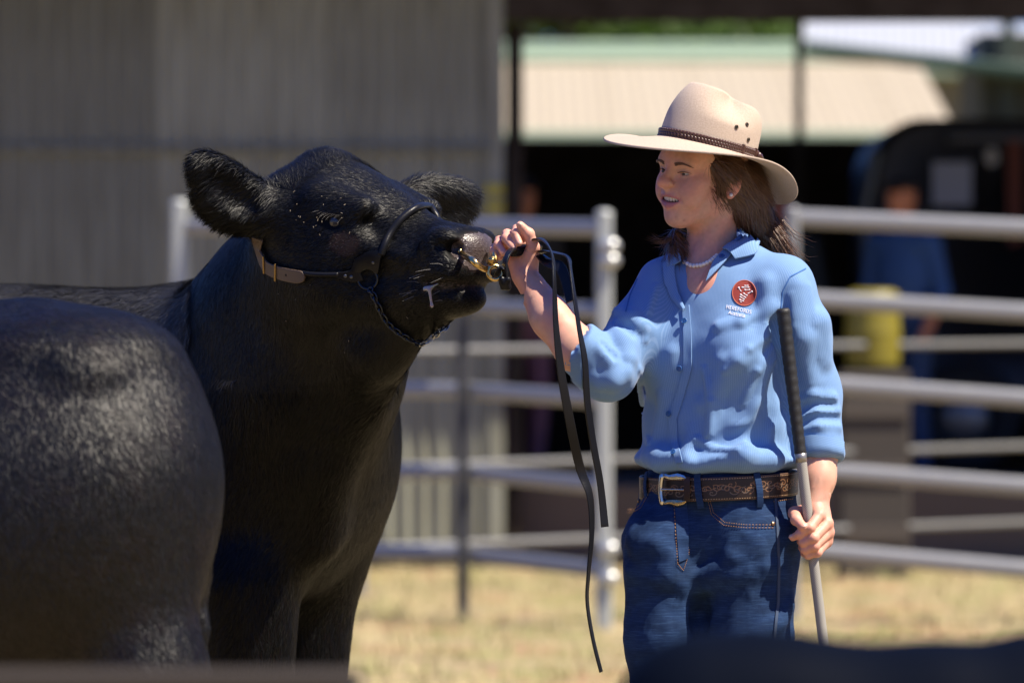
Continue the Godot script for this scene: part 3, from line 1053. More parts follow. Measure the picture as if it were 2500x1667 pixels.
func shape_rump(g: Field) -> void:
	g.ell(P(140, 1160, 1.15), Vector3(0.225, 0.245, 0.25), 0.08)
	g.ell(P(245, 1170, 1.2), Vector3(0.138, 0.20, 0.20), 0.08)
	g.ell(P(140, 868, 1.20), Vector3(0.19, 0.066, 0.16), 0.05)
	g.ell(P(300, 960, 1.17), Vector3(0.090, 0.10, 0.11), 0.05)
	g.cap(P(275, 1190, 1.25), P(335, 1640, 1.28), 0.128, 0.100, 0.08)
	g.cap(P(300, 1190, 0.98), P(370, 1640, 0.95), 0.12, 0.09, 0.08)
	g.cap(P(150, 1160, 1.15), Vector3(-1.5, 0.89, 1.15), 0.25, 0.32, 0.10)
	g.cap(P(60, 1330, 1.15), Vector3(-1.5, 0.72, 1.15), 0.27, 0.27, 0.10)
	g.cap(Vector3(-1.5, 0.86, 1.15), Vector3(-2.1, 0.86, 1.15), 0.34, 0.30, 0.1)
	g.cap(P(60, 836, 1.15), Vector3(-1.6, 1.15, 1.15), 0.050, 0.055, 0.08)
	# hollow before the hip bone, and the groove of the thigh
	g.groove(P(215, 868, 1.46), P(290, 930, 1.43), 0.030, 0.018, 0.05)
	g.groove(P(60, 900, 1.48), P(150, 880, 1.46), 0.030, 0.030, 0.06)
	g.ell(P(205, 905, 1.34), Vector3(0.05, 0.03, 0.04), 0.05)
	g.groove(P(420, 1090, 1.45), P(455, 1500, 1.45), 0.016, 0.010, 0.04)
	# legs
	g.cap(P(350, 1640, 1.28), Vector3(-0.58, 0.42, 1.28), 0.100, 0.055, 0.04)
	g.cap(Vector3(-0.58, 0.42, 1.28), Vector3(-0.64, 0.06, 1.28), 0.05, 0.05, 0.03)
	g.cap(P(370, 1640, 0.95), Vector3(-0.56, 0.42, 0.95), 0.09, 0.055, 0.04)
	g.cap(Vector3(-0.56, 0.42, 0.95), Vector3(-0.62, 0.06, 0.95), 0.05, 0.05, 0.03)
	for z: float in [0.98, 1.3]:
		g.cap(Vector3(-2.0, 0.8, z), Vector3(-2.02, 0.4, z), 0.12, 0.06, 0.04)
		g.cap(Vector3(-2.02, 0.4, z), Vector3(-2.02, 0.06, z), 0.05, 0.05, 0.03)
	# tail
	var tail := curve([P(300, 870, 1.08), P(400, 930, 1.08), P(436, 1040, 1.08), P(455, 1200, 1.10), P(474, 1450, 1.12), P(478, 1667, 1.14), Vector3(-0.53, 0.42, 1.14)], 12)
	for i in 11:
		g.cap(tail[i], tail[i + 1], 0.026 - i * 0.0006, 0.026 - i * 0.0006, 0.025)

# fur as real blades: pick points on a mesh by area, ask fn for length, lean and width
func fur(arr: Array, count: int, fn: Callable, sd: int, keep = null) -> ArrayMesh:
	var r := RandomNumberGenerator.new()
	r.seed = sd
	var v: PackedVector3Array = arr[0]
	var nn: PackedVector3Array = arr[1]
	var x: PackedInt32Array = arr[2]
	var tris := x.size() / 3
	var acc := PackedFloat32Array()
	acc.resize(tris)
	var sum := 0.0
	for t in tris:
		if keep == null or keep.call(v[x[t * 3]], nn[x[t * 3]]): sum += (v[x[t * 3 + 1]] - v[x[t * 3]]).cross(v[x[t * 3 + 2]] - v[x[t * 3]]).length()
		acc[t] = sum
	var ov := PackedVector3Array()
	var on := PackedVector3Array()
	var oc := PackedColorArray()
	var ox := PackedInt32Array()
	for h in count:
		var t := acc.bsearch(r.randf() * sum)
		if t >= tris: continue
		var u := r.randf()
		var w := r.randf()
		if u + w > 1.0:
			u = 1.0 - u
			w = 1.0 - w
		var i0 := x[t * 3]
		var i1 := x[t * 3 + 1]
		var i2 := x[t * 3 + 2]
		var p := v[i0] + (v[i1] - v[i0]) * u + (v[i2] - v[i0]) * w
		var n := (nn[i0] * (1.0 - u - w) + nn[i1] * u + nn[i2] * w).normalized()
		var g: Array = fn.call(p, n, r)
		if g.is_empty(): continue
		var ln: float = g[0]
		var lean: Vector3 = g[1]
		var wd: float = g[2]
		var jit := Vector3(r.randf() - 0.5, r.randf() - 0.5, r.randf() - 0.5) * 0.7
		var tan := (lean + jit - n * (lean + jit).dot(n)).normalized()
		var lift: float = g[3]
		var d1 := (tan + n * lift).normalized()
		var d2 := (tan + n * lift * 0.45 - Vector3(0, 0.12, 0)).normalized()
		var side := d1.cross(n).normalized() * wd
		var m := p + d1 * ln * 0.5
		var e := m + d2 * ln * 0.5
		var js: float = g[5] if g.size() > 5 else 0.8
		var sn := (n + (d1.cross(n) * (r.randf() - 0.5) * 1.1 + d1 * (r.randf() - 0.6) * 0.7) * js).normalized()
		var b := ov.size()
		ov.append(p - side); ov.append(p + side); ov.append(m - side * 0.8); ov.append(m + side * 0.8); ov.append(e)
		var c: Color = g[4]
		for k in 5:
			on.append(sn)
			oc.append(c)
		ox.append_array([b, b + 3, b + 1, b, b + 2, b + 3, b + 2, b + 4, b + 3])
	return amesh([ov, on, ox], oc)

func coat(rough: float) -> StandardMaterial3D:
	var m := mat(Color.WHITE, rough, 0.0, 0.5)
	m.vertex_color_use_as_albedo = true
	return m

# fine grain of lying hair
func hairy(m: StandardMaterial3D, cm: float, sd: int) -> void:
	bump(m, noise_tex(0.05, [], 256, FastNoiseLite.TYPE_SIMPLEX, 3, sd), cm)
	m.uv1_triplanar = true
	m.uv1_scale = Vector3(42, 8, 42)

func bull_color(p: Vector3) -> Color:
	var q := H.affine_inverse() * p
	var c := Color(0.0045, 0.0042, 0.0042)
	var nz := spots.get_noise_3dv(p * 14.0)
	var brown := smoothstep(0.1, 0.6, nz) * 0.35
	c = c.lerp(Color(0.010, 0.0065, 0.005), brown)
	# bare skin: nose pad and the patch in front of the eye
	var pad := 1.0 - smoothstep(0.9, 1.05, Vector3((q.x - 0.437) / 0.042, (q.y + 0.078) / 0.040, q.z / 0.066).length())
	c = c.lerp(Color(0.040, 0.029, 0.027).lerp(Color(0.022, 0.017, 0.017), 0.5 + 0.5 * spots.get_noise_3dv(p * 60.0)), pad)
	var bare := 1.0 - smoothstep(0.5, 1.15, Vector2((q.x - 0.205) / 0.034, (q.y + 0.118) / 0.028).length())
	if q.z > 0.0: c = c.lerp(Color(0.050, 0.032, 0.026), bare * (0.75 + 0.3 * nz))
	var lip := 1.0 - smoothstep(0.4, 1.0, absf(q.y + 0.142 + maxf(0.43 - q.x, 0.0) * 0.35) / 0.014)
	if q.x > 0.37: c = c.lerp(Color(0.11, 0.092, 0.085), lip * 0.75)
	return c

var spots := FastNoiseLite.new()

func bull_fur(p: Vector3, n: Vector3, r: RandomNumberGenerator) -> Array:
	var q := H.affine_inverse() * p
	var tone := 0.002 + 0.005 * r.randf()
	var col := Color(tone * 1.05, tone, tone * 0.98)
	# nothing grows on the nose pad
	if Vector3((q.x - 0.425) / 0.045, (q.y + 0.078) / 0.042, q.z / 0.07).length() < 1.02: return []
	if Vector2((q.x - 0.163) / 0.026, (q.y + 0.085) / 0.015).length() < 1.0: return []
	var swirl := spots.get_noise_3dv(p * 16.0) * 0.8
	if absf(q.z) > 0.165 and q.x < 0.16 and q.y > -0.21 and q.x > -0.16:
		var s := signf(q.z)
		var out := H.basis * Vector3(-0.1, -0.55 + swirl, s)
		if s < 0.0: return [0.020 + 0.020 * r.randf(), out, 0.0005, 0.5, col * 1.5]
		return [0.012 + 0.022 * r.randf(), out, 0.0005, 0.32 if q.y > -0.12 else 0.55, col]
	if q.x > -0.1:
		var back := H.basis * Vector3(-1.0, -0.25 + swirl, 0.3 * signf(q.z))
		if q.y > -0.05 and q.x < 0.06:
			return [0.012 + 0.018 * r.randf(), H.basis * Vector3(-0.5 + swirl, 0.6, 0.5 * swirl), 0.0004, 0.5, col]
		if q.y < -0.22 or q.x < 0.02 and q.y < -0.12:
			return [0.012 + 0.010 * r.randf(), Vector3(-0.35 + swirl, -1.0, 0.1), 0.0005, 0.14, col, 0.5]
		if q.x > 0.35:
			return [0.004 + 0.003 * r.randf(), back, 0.0004, 0.25, col * 1.4]
		if Vector2((q.x - 0.205) / 0.034, (q.y + 0.118) / 0.028).length() < 0.9 and q.z > 0.0:
			if r.randf() < 0.6: return []
			return [0.004, back, 0.0004, 0.2, Color(0.03, 0.02, 0.017)]
		return [0.007 + 0.006 * r.randf(), back + Vector3(0, -0.35, 0), 0.0004, 0.14, col]
	return [0.014 + 0.012 * r.randf(), Vector3(-0.35 + swirl, -1.0, 0.1), 0.0006, 0.15, Color(tone, tone * 0.93, tone * 0.9), 0.5]

func build_bull() -> void:
	var o := thing("black_bull", "black bull with raised head, brass nose tongs and black leather halter", "bull")
	bull_parts = join([bull_head, bull_trunk])
	var arr := bull_parts
	var cols := PackedColorArray()
	for p: Vector3 in arr[0]:
		cols.append(bull_color(p))
	var m := coat(0.50)
	m.metallic_specular = 0.20
	hairy(m, 0.025, 5)
	inst("body", amesh(arr, cols), m, o)
	var hm := coat(0.48)
	hm.metallic_specular = 0.38
	var f := inst("coat_hair", fur(bull_head, 230000, bull_fur, 11), hm, o)
	f.set_meta("kind", "stuff")
	var body_fn := func(p: Vector3, n: Vector3, r: RandomNumberGenerator) -> Array:
		var t := 0.0015 + 0.0035 * r.randf()
		var sw := spots.get_noise_3dv(p * 6.0)
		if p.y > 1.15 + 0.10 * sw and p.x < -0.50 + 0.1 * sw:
			return [0.016 + 0.016 * r.randf(), Vector3(-0.6 + sw, -0.8, 0.3), 0.0006, 0.55, Color(0.075, 0.073, 0.070) * (0.3 + r.randf())]  # sunlight on the withers put into this much paler hair colour
		return [0.014 + 0.012 * r.randf(), Vector3(-0.35 + sw, -1.0, 0.1), 0.0006, 0.15, Color(t * 1.08, t, t * 0.96), 0.5]
	var tm := coat(0.48)
	tm.metallic_specular = 0.31
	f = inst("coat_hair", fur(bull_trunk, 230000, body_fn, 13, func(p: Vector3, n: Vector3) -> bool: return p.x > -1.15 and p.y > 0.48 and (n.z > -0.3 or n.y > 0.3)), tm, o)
	f.set_meta("kind", "stuff")
	# eyes
	var em := mat(lin(0.012, 0.010, 0.012), 0.06)
	em.clearcoat_enabled = true
	for s: float in [1.0, -1.0]:
		inst("eye", amesh(ball(H * L(0.163, -0.085, 0.110 * s), Vector3.ONE * 0.0205)), em, o)
	# bare wet nose
	var pv := PackedVector3Array()
	var pn := PackedVector3Array()
	var px := PackedInt32Array()
	var here := {}
	for t in range(0, bull_head[2].size(), 3):
		var ok := true
		for k in 3:
			var q := H.affine_inverse() * (bull_head[0][bull_head[2][t + k]] as Vector3)
			ok = ok and Vector3((q.x - 0.430) / 0.044, (q.y + 0.080) / 0.039, q.z / 0.060).length() < 1.0
		if not ok: continue
		for k in 3:
			var w: int = bull_head[2][t + k]
			if not here.has(w):
				here[w] = pv.size()
				pv.append(bull_head[0][w] + bull_head[1][w] * 0.0009)
				pn.append(bull_head[1][w])
			px.append(here[w])
	var nm := mat(lin(0.115, 0.092, 0.087), 0.36, 0.0, 0.5)
	nm.albedo_texture = noise_tex(0.05, [[0.0, Color(0.55, 0.5, 0.5)], [1.0, Color(1, 1, 1)]], 128, FastNoiseLite.TYPE_CELLULAR, 2, 8)
	bump(tri(nm, 34.0), noise_tex(0.075, [], 128, FastNoiseLite.TYPE_CELLULAR, 1, 8), 0.11)
	inst("nose", amesh([pv, pn, px]), nm, o)
	# eyelashes and whiskers
	rng.seed = 5
	var lash := []
	for k in 15:
		var t := k / 14.0
		var a := H * L(0.136 + 0.05 * t, -0.0735 + 0.004 * t, 0.126 - 0.008 * t)
		var d := H.basis * Vector3(-0.35 + 0.5 * t + rng.randf() * 0.3, -0.25 + rng.randf() * 0.5, 1.0)
		lash.append(tube([a, a + d * 0.016, a + d * 0.028 + Vector3(0, -0.006, 0)], [0.0005, 0.0004, 0.0002], 4))
	inst("eyelashes", amesh(join(lash)), mat(lin(0.025, 0.022, 0.02), 0.4), o)
	var wh := []
	for k in 13:
		var p := bull_field.snap(H * L(0.33 + 0.10 * rng.randf(), -0.10 - 0.09 * rng.randf(), 0.085), 0.0)
		var d := (H.basis * Vector3(-0.7 + rng.randf() * 0.9, -0.6 + 0.8 * rng.randf(), 1.0)).normalized() * (0.5 + 0.6 * rng.randf())
		wh.append(tube([p, p + d * 0.012, p + d * 0.026 + Vector3(-0.006, -0.003, 0)], [0.00035, 0.0003, 0.00015], 4))
	inst("whiskers", amesh(join(wh)), mat(lin(0.25, 0.24, 0.22), 0.4), o)
	# froth at the corner of the mouth, with a hanging drop
	var sp := H * L(0.385, -0.163, 0.072)
	var dr := Field.new()
	dr.ell(sp + Vector3(0.004, 0.003, -0.002), Vector3(0.010, 0.004, 0.006), 0.01)
	dr.cap(sp + Vector3(-0.004, -0.001, 0), sp + Vector3(0.026, 0.012, 0.006), 0.0018, 0.0016, 0.006)
	dr.cap(sp + Vector3(0.006, -0.002, 0.004), sp + Vector3(0.010, -0.030, 0.005), 0.0032, 0.0022, 0.006)
	dr.ell(sp + Vector3(0.0105, -0.031, 0.005), Vector3(0.003, 0.004, 0.003), 0.004)
	var sm := mat(lin(0.34, 0.33, 0.30), 0.12)
	sm.subsurf_scatter_enabled = true
	sm.subsurf_scatter_strength = 0.4
	inst("saliva", amesh(dr.mesh(sp - Vector3.ONE * 0.05, sp + Vector3.ONE * 0.045, 0.0018)), sm, o)
	# chaff caught in the hair
	var ch := []
	for k in 30:
		var q := L(0.06 + 0.20 * rng.randf(), -0.03 - 0.06 * rng.randf() - 0.07 * rng.randf() * rng.randf(), 0.2)
		if k > 22: q = L(0.05 + 0.32 * rng.randf(), -0.2 - 0.15 * rng.randf(), 0.2)
		var p := bull_field.hit(H * q, H.basis * Vector3(0, 0, -1), 0.3)
		if (p - H * q).length() > 0.2: continue
		ch.append(bbox(p + bull_field.normal(p) * 0.004, Vector3(0.0011, 0.0011, 0.0015 + 0.004 * rng.randf()), 0.0003, Basis.from_euler(Vector3(rng.randf(), rng.randf(), rng.randf()) * 6.0)))
	var c := inst("chaff", amesh(join(ch)), mat(lin(0.22, 0.18, 0.12), 0.8), o)
	c.set_meta("kind", "stuff")

func build_rump() -> void:
	var o := thing("black_cow", "hindquarters of a black cow standing nearest at the left edge", "cow")
	var arr := rump_parts
	var cols := PackedColorArray()
	for p: Vector3 in arr[0]:
		var nz := spots.get_noise_3dv(p * 9.0)
		cols.append(Color(0.005, 0.0046, 0.0045).lerp(Color(0.014, 0.009, 0.007), smoothstep(0.0, 0.7, nz) * 0.6))
	var m := coat(0.44)
	m.metallic_specular = 0.28
	hairy(m, 0.035, 6)
	inst("body", amesh(arr, cols), m, o)
	var rm := coat(0.46)
	rm.metallic_specular = 0.44
	var fn := func(p: Vector3, n: Vector3, r: RandomNumberGenerator) -> Array:
		var sw := spots.get_noise_3dv(p * 7.0)
		var cl := spots.get_noise_3dv(p * 26.0 + Vector3(1, 5, 2))
		var t := (0.003 + 0.006 * r.randf()) * (1.0 + 0.8 * cl)
		return [0.009 + 0.008 * r.randf(), Vector3(0.5 + sw, -1.0, 0.2), 0.0005, 0.12 + 0.06 * cl, Color(t * (1.12 + 0.5 * maxf(sw, 0.0)), t, t * 0.93), 0.68]
	var f := inst("coat_hair", fur(arr, 230000, fn, 12, func(p: Vector3, n: Vector3) -> bool: return p.x > -1.05 and p.y > 0.5 and n.z > -0.35), rm, o)
	f.set_meta("kind", "stuff")

var bull_parts := []
var bull_head := []
var bull_trunk := []
var rump_parts := []
func head_box() -> AABB:
	return AABB(H * L(0.15, -0.14, 0.0) - Vector3(0.42, 0.27, 0.50), Vector3(0.84, 0.52, 0.90))
func mesh_bull_head() -> void:
	var hb := head_box()
	bull_head = bull_field.mesh(hb.position, hb.end, 0.0064)
func mesh_bull_trunk() -> void:
	bull_trunk = bull_field.mesh(Vector3(-2.5, 0.0, -2.0), Vector3(0.05, 1.5, 0.05), 0.018, head_box().grow(-0.012))
func mesh_rump() -> void:
	rump_parts = rump_field.mesh(Vector3(-2.5, 0.0, 0.7), Vector3(-0.3, 1.45, 1.6), 0.016)

# ---------------------------------------------------------------- the handler
var WT := Transform3D()      # her trunk: x to her left, y up, z to her front; origin on the ground
var HD := Transform3D()      # her head: origin between the ears
var HT := Transform3D()      # her hat: origin at the middle of the band
var face_f := Field.new()
var skin_f := Field.new()
var hand_r := Field.new()
var hand_l := Field.new()
var shirt_f := Field.new()
var jeans_f := Field.new()
var hair_f := Field.new()
const ZL := 0.13             # depth of the cane

func woman_frames() -> void:
	var y := deg_to_rad(28.0)
	WT = Transform3D(Basis(Vector3(cos(y), 0, sin(y)), Vector3.UP, Vector3(-sin(y), 0, cos(y))), Vector3(0.388, 0, 0))
	HD = Transform3D(turned(53.0, -4.0, -7.0), P(1724, 435, 0.0))
	HT = Transform3D(turned(50.0, 10.5, -7.5), P(1727, 363, 0.0))

func turned(yaw: float, pitch: float, roll: float) -> Basis:
	var a := deg_to_rad(yaw)
	var p := deg_to_rad(pitch)
	var z := Vector3(-sin(a) * cos(p), sin(p), cos(a) * cos(p))
	var x := Vector3(cos(a), 0, sin(a))
	var b := Basis(x, z.cross(x), z)
	return b * Basis(Vector3(0, 0, 1), deg_to_rad(roll))

func V(x: float, y: float, z: float) -> Vector3:
	return Vector3(x, y, z)

func shape_face(g: Field) -> void:
	g.frame = HD
	g.ell(V(0, 0.038, -0.014), V(0.067, 0.072, 0.080), 0.02)
	g.ell(V(0, -0.003, 0.030), V(0.0535, 0.077, 0.057), 0.02)
	g.ell(V(0, 0.046, 0.036), V(0.060, 0.045, 0.050), 0.02)
	g.cap(V(-0.034, 0.034, 0.072), V(0.034, 0.034, 0.072), 0.011, 0.011, 0.02)
	g.ell(V(0, -0.034, 0.068), V(0.034, 0.030, 0.024), 0.02)
	g.ell(V(0, -0.069, 0.073), V(0.0175, 0.0165, 0.0165), 0.014)
	g.cap(V(0, -0.056, 0.045), V(0, -0.054, 0.0), 0.026, 0.034, 0.03)
	for s: float in [-1.0, 1.0]:
		g.ell(V(0.041 * s, -0.003, 0.055), V(0.021, 0.018, 0.022), 0.018)
		g.ell(V(0.034 * s, -0.022, 0.064), V(0.022, 0.022, 0.020), 0.018)
		g.cap(V(0.047 * s, -0.034, -0.004), V(0.012 * s, -0.069, 0.062), 0.012, 0.011, 0.022)
		# eye socket, lids
		g.hollow(V(0.032 * s, 0.018, 0.097), V(0.019, 0.012, 0.018), 0.012, Basis(Vector3(0, 1, 0), 0.35 * s))
		g.ell(V(0.0305 * s, 0.0155, 0.0665), V(0.0145, 0.0125, 0.0125), 0.004)
		g.cap(V(0.018 * s, 0.021, 0.078), V(0.043 * s, 0.020, 0.068), 0.0040, 0.0045, 0.006)
		g.hollow(V(0.0305 * s, 0.0155, 0.080), V(0.0130, 0.0019, 0.009), 0.0012, Basis(Vector3(0, 1, 0), 0.3 * s))
		# wings of the nose
		g.ell(V(0.0112 * s, -0.0040, 0.0975), V(0.0066, 0.0066, 0.0088), 0.005)
		g.hollow(V(0.0065 * s, -0.0125, 0.1035), V(0.0035, 0.004, 0.005), 0.002)
		# crease from nose to mouth
		g.groove(V(0.018 * s, -0.008, 0.101), V(0.032 * s, -0.036, 0.086), 0.0040, 0.0030, 0.006)
		# ear
		g.ell(V(0.072 * s, 0.0, -0.008), V(0.006, 0.028, 0.0165), 0.006, Basis(Vector3(0, 1, 0), -0.45 * s) * Basis(Vector3(1, 0, 0), -0.15))
		g.ell(V(0.069 * s, -0.024, -0.003), V(0.006, 0.009, 0.008), 0.005)
		g.hollow(V(0.081 * s, 0.003, -0.006), V(0.0055, 0.017, 0.0085), 0.003, Basis(Vector3(0, 1, 0), -0.45 * s) * Basis(Vector3(1, 0, 0), -0.15))
	g.cap(V(0, 0.026, 0.080), V(0, 0.002, 0.102), 0.0074, 0.0086, 0.010)
	g.ell(V(0, -0.0015, 0.1060), V(0.0098, 0.0092, 0.0102), 0.007)
	g.cap(V(0, -0.008, 0.100), V(0, -0.014, 0.094), 0.005, 0.006, 0.006)
	# lips, open in a smile
	for s: float in [-1.0, 1.0]:
		g.cap(V(0, -0.0250, 0.0920), V(0.016 * s, -0.0265, 0.0870), 0.0042, 0.0040, 0.004)
		g.cap(V(0.016 * s, -0.0265, 0.0870), V(0.0325 * s, -0.0305, 0.0735), 0.0040, 0.0024, 0.004)
		g.cap(V(0, -0.0470, 0.0900), V(0.016 * s, -0.0445, 0.0860), 0.0054, 0.0046, 0.004)
		g.cap(V(0.016 * s, -0.0445, 0.0860), V(0.0325 * s, -0.0315, 0.0735), 0.0046, 0.0024, 0.004)
		g.ell(V(0.039 * s, -0.027, 0.062), V(0.012, 0.018, 0.015), 0.012)
	g.hollow(V(0, -0.0350, 0.094), V(0.0265, 0.0050, 0.026), 0.002)
	# neck into the collar
	g.frame = Transform3D()
	g.cap(HD * V(0, -0.035, -0.020), P(1735, 650, -0.03), 0.0435, 0.049, 0.025)
	g.cap(P(1735, 650, -0.03), P(1742, 720, -0.04), 0.054, 0.075, 0.03)
	g.cap(HD * V(0.045, -0.02, -0.035), P(1700, 655, 0.022), 0.012, 0.012, 0.02)
	g.ell(WT * V(-0.002, 1.29, 0.0), Vector3(0.074, 0.10, 0.082), 0.02, WT.basis)

func shape_skin(g: Field) -> void:
	# trunk, legs and arms, under the clothes except the forearms
	g.frame = WT
	g.ell(V(0, 1.20, -0.005), V(0.112, 0.16, 0.080), 0.04)
	g.ell(V(0, 1.02, 0), V(0.110, 0.12, 0.082), 0.04)
	g.ell(V(0, 0.88, -0.01), V(0.14, 0.11, 0.09), 0.05)
	for s: float in [-1.0, 1.0]:
		g.cap(V(0.085 * s, 0.86, 0), V(0.085 * s, 0.46, 0.01), 0.07, 0.05, 0.04)
		g.cap(V(0.085 * s, 0.46, 0.01), V(0.085 * s, 0.08, -0.01), 0.048, 0.035, 0.03)
		g.cap(V(0.085 * s, 0.05, -0.03), V(0.095 * s, 0.035, 0.14), 0.035, 0.025, 0.02)
	g.frame = Transform3D()
	g.cap(P(1735, 650, -0.03), P(1740, 760, -0.03), 0.045, 0.07, 0.04)
	# her left arm, hanging
	g.cap(P(1912, 715, 0.045), P(1982, 965, 0.025), 0.034, 0.035, 0.03)
	g.chain([P(1982, 965, 0.025), P(2004, 1080, 0.055), P(2000, 1165, 0.085), P(1989, 1238, 0.105)], [0.038, 0.0365, 0.030, 0.0235], 0.02)
	# her right arm, raised
	g.cap(P(1622, 710, -0.02), P(1482, 905, 0.092), 0.034, 0.036, 0.03)
	g.chain([P(1482, 905, 0.092), P(1412, 855, 0.112), P(1345, 775, 0.085), P(1286, 680, 0.025)], [0.040, 0.0405, 0.0365, 0.0258], 0.02)

func finger(g: Field, pts: Array, r: Array) -> void:
	r = r.map(func(q: float) -> float: return q * 0.94)
	g.chain(pts, r, 0.0035)
	for i in range(1, pts.size() - 1):
		g.ell(pts[i], Vector3.ONE * (float(r[i]) * 1.07), 0.003)

func shape_hand_r(g: Field) -> void:
	var w := P(1286, 680, 0.025)
	g.cap(P(1304, 708, 0.034), w, 0.0255, 0.0240, 0.01)
	g.ell(P(1284, 640, 0.004), V(0.024, 0.034, 0.021), 0.014)
	g.ell(P(1297, 628, 0.024), V(0.015, 0.028, 0.016), 0.012, Basis(Vector3(0, 0, 1), -0.1))
	g.cap(P(1268, 668, 0.018), P(1252, 628, 0.0), 0.015, 0.013, 0.012)
	var m := [P(1293, 590, -0.006), P(1281, 592, -0.020), P(1268, 601, -0.030), P(1257, 615, -0.034)]
	for q: Vector3 in m:
		g.cap(w, q, 0.016, 0.0115, 0.010)
	finger(g, [m[0], P(1262, 559, 0.006), P(1257, 569, 0.036), P(1267, 592, 0.046)], [0.0105, 0.0092, 0.0085, 0.0076])
	finger(g, [m[1], P(1238, 571, -0.006), P(1236, 581, 0.026), P(1252, 602, 0.042)], [0.0110, 0.0096, 0.0092, 0.0082])
	finger(g, [m[2], P(1219, 587, -0.016), P(1216, 597, 0.014), P(1231, 617, 0.032)], [0.0105, 0.0090, 0.0086, 0.0076])
	finger(g, [m[3], P(1207, 604, -0.022), P(1204, 611, 0.002), P(1220, 628, 0.020)], [0.0095, 0.0080, 0.0075, 0.0066])
	finger(g, [P(1292, 645, 0.022), P(1302, 603, 0.032), P(1291, 570, 0.036), P(1270, 549, 0.040)], [0.0155, 0.0122, 0.0108, 0.0082])

func shape_hand_l(g: Field) -> void:
	var w := P(1990, 1234, 0.102)
	g.cap(P(1996, 1205, 0.095), w, 0.0262, 0.0232, 0.01)
	g.ell(P(2004, 1268, 0.100), V(0.021, 0.032, 0.024), 0.014)
	g.cap(P(2000, 1290, 0.105), P(2004, 1325, 0.105), 0.020, 0.016, 0.012)
	var m := [P(2001, 1257, 0.136), P(2021, 1276, 0.126), P(2024, 1299, 0.120), P(2020, 1321, 0.114)]
	for q: Vector3 in m:
		g.cap(w, q, 0.015, 0.0112, 0.010)
	finger(g, [m[0], P(1978, 1288, 0.160), P(1954, 1303, 0.155), P(1936, 1312, 0.143)], [0.0108, 0.0098, 0.0088, 0.0070])
	finger(g, [m[1], P(1987, 1313, 0.159), P(1963, 1323, 0.152), P(1955, 1321, 0.125)], [0.0112, 0.0098, 0.0090, 0.0078])
	finger(g, [m[2], P(1989, 1333, 0.154), P(1966, 1341, 0.147), P(1958, 1337, 0.120)], [0.0106, 0.0092, 0.0085, 0.0075])
	finger(g, [m[3], P(1997, 1349, 0.145), P(1974, 1355, 0.141), P(1963, 1351, 0.118)], [0.0096, 0.0082, 0.0076, 0.0068])
	finger(g, [P(1982, 1244, 0.100), P(1941, 1252, 0.116), P(1945, 1268, 0.148), P(1961, 1285, 0.164)], [0.0150, 0.0125, 0.0110, 0.0088])

# ridge of cloth pulled along a line seen at these picture points, lying on the cloth's own surface
func fold(g: Field, pts: Array, r: float, proud: float, k := 0.02, cut := false) -> void:
	var w := []
	for q: Vector2 in pts:
		var h := see(g, q.x, q.y)
		w.append(h + g.normal(h, 0.01) * ((r - proud) if cut else (proud - r)))
	for i in w.size() - 1:
		g.cap(w[i], w[i + 1], r, r, k, 1 if cut else 0)

func V2(x: float, y: float) -> Vector2:
	return Vector2(x, y)

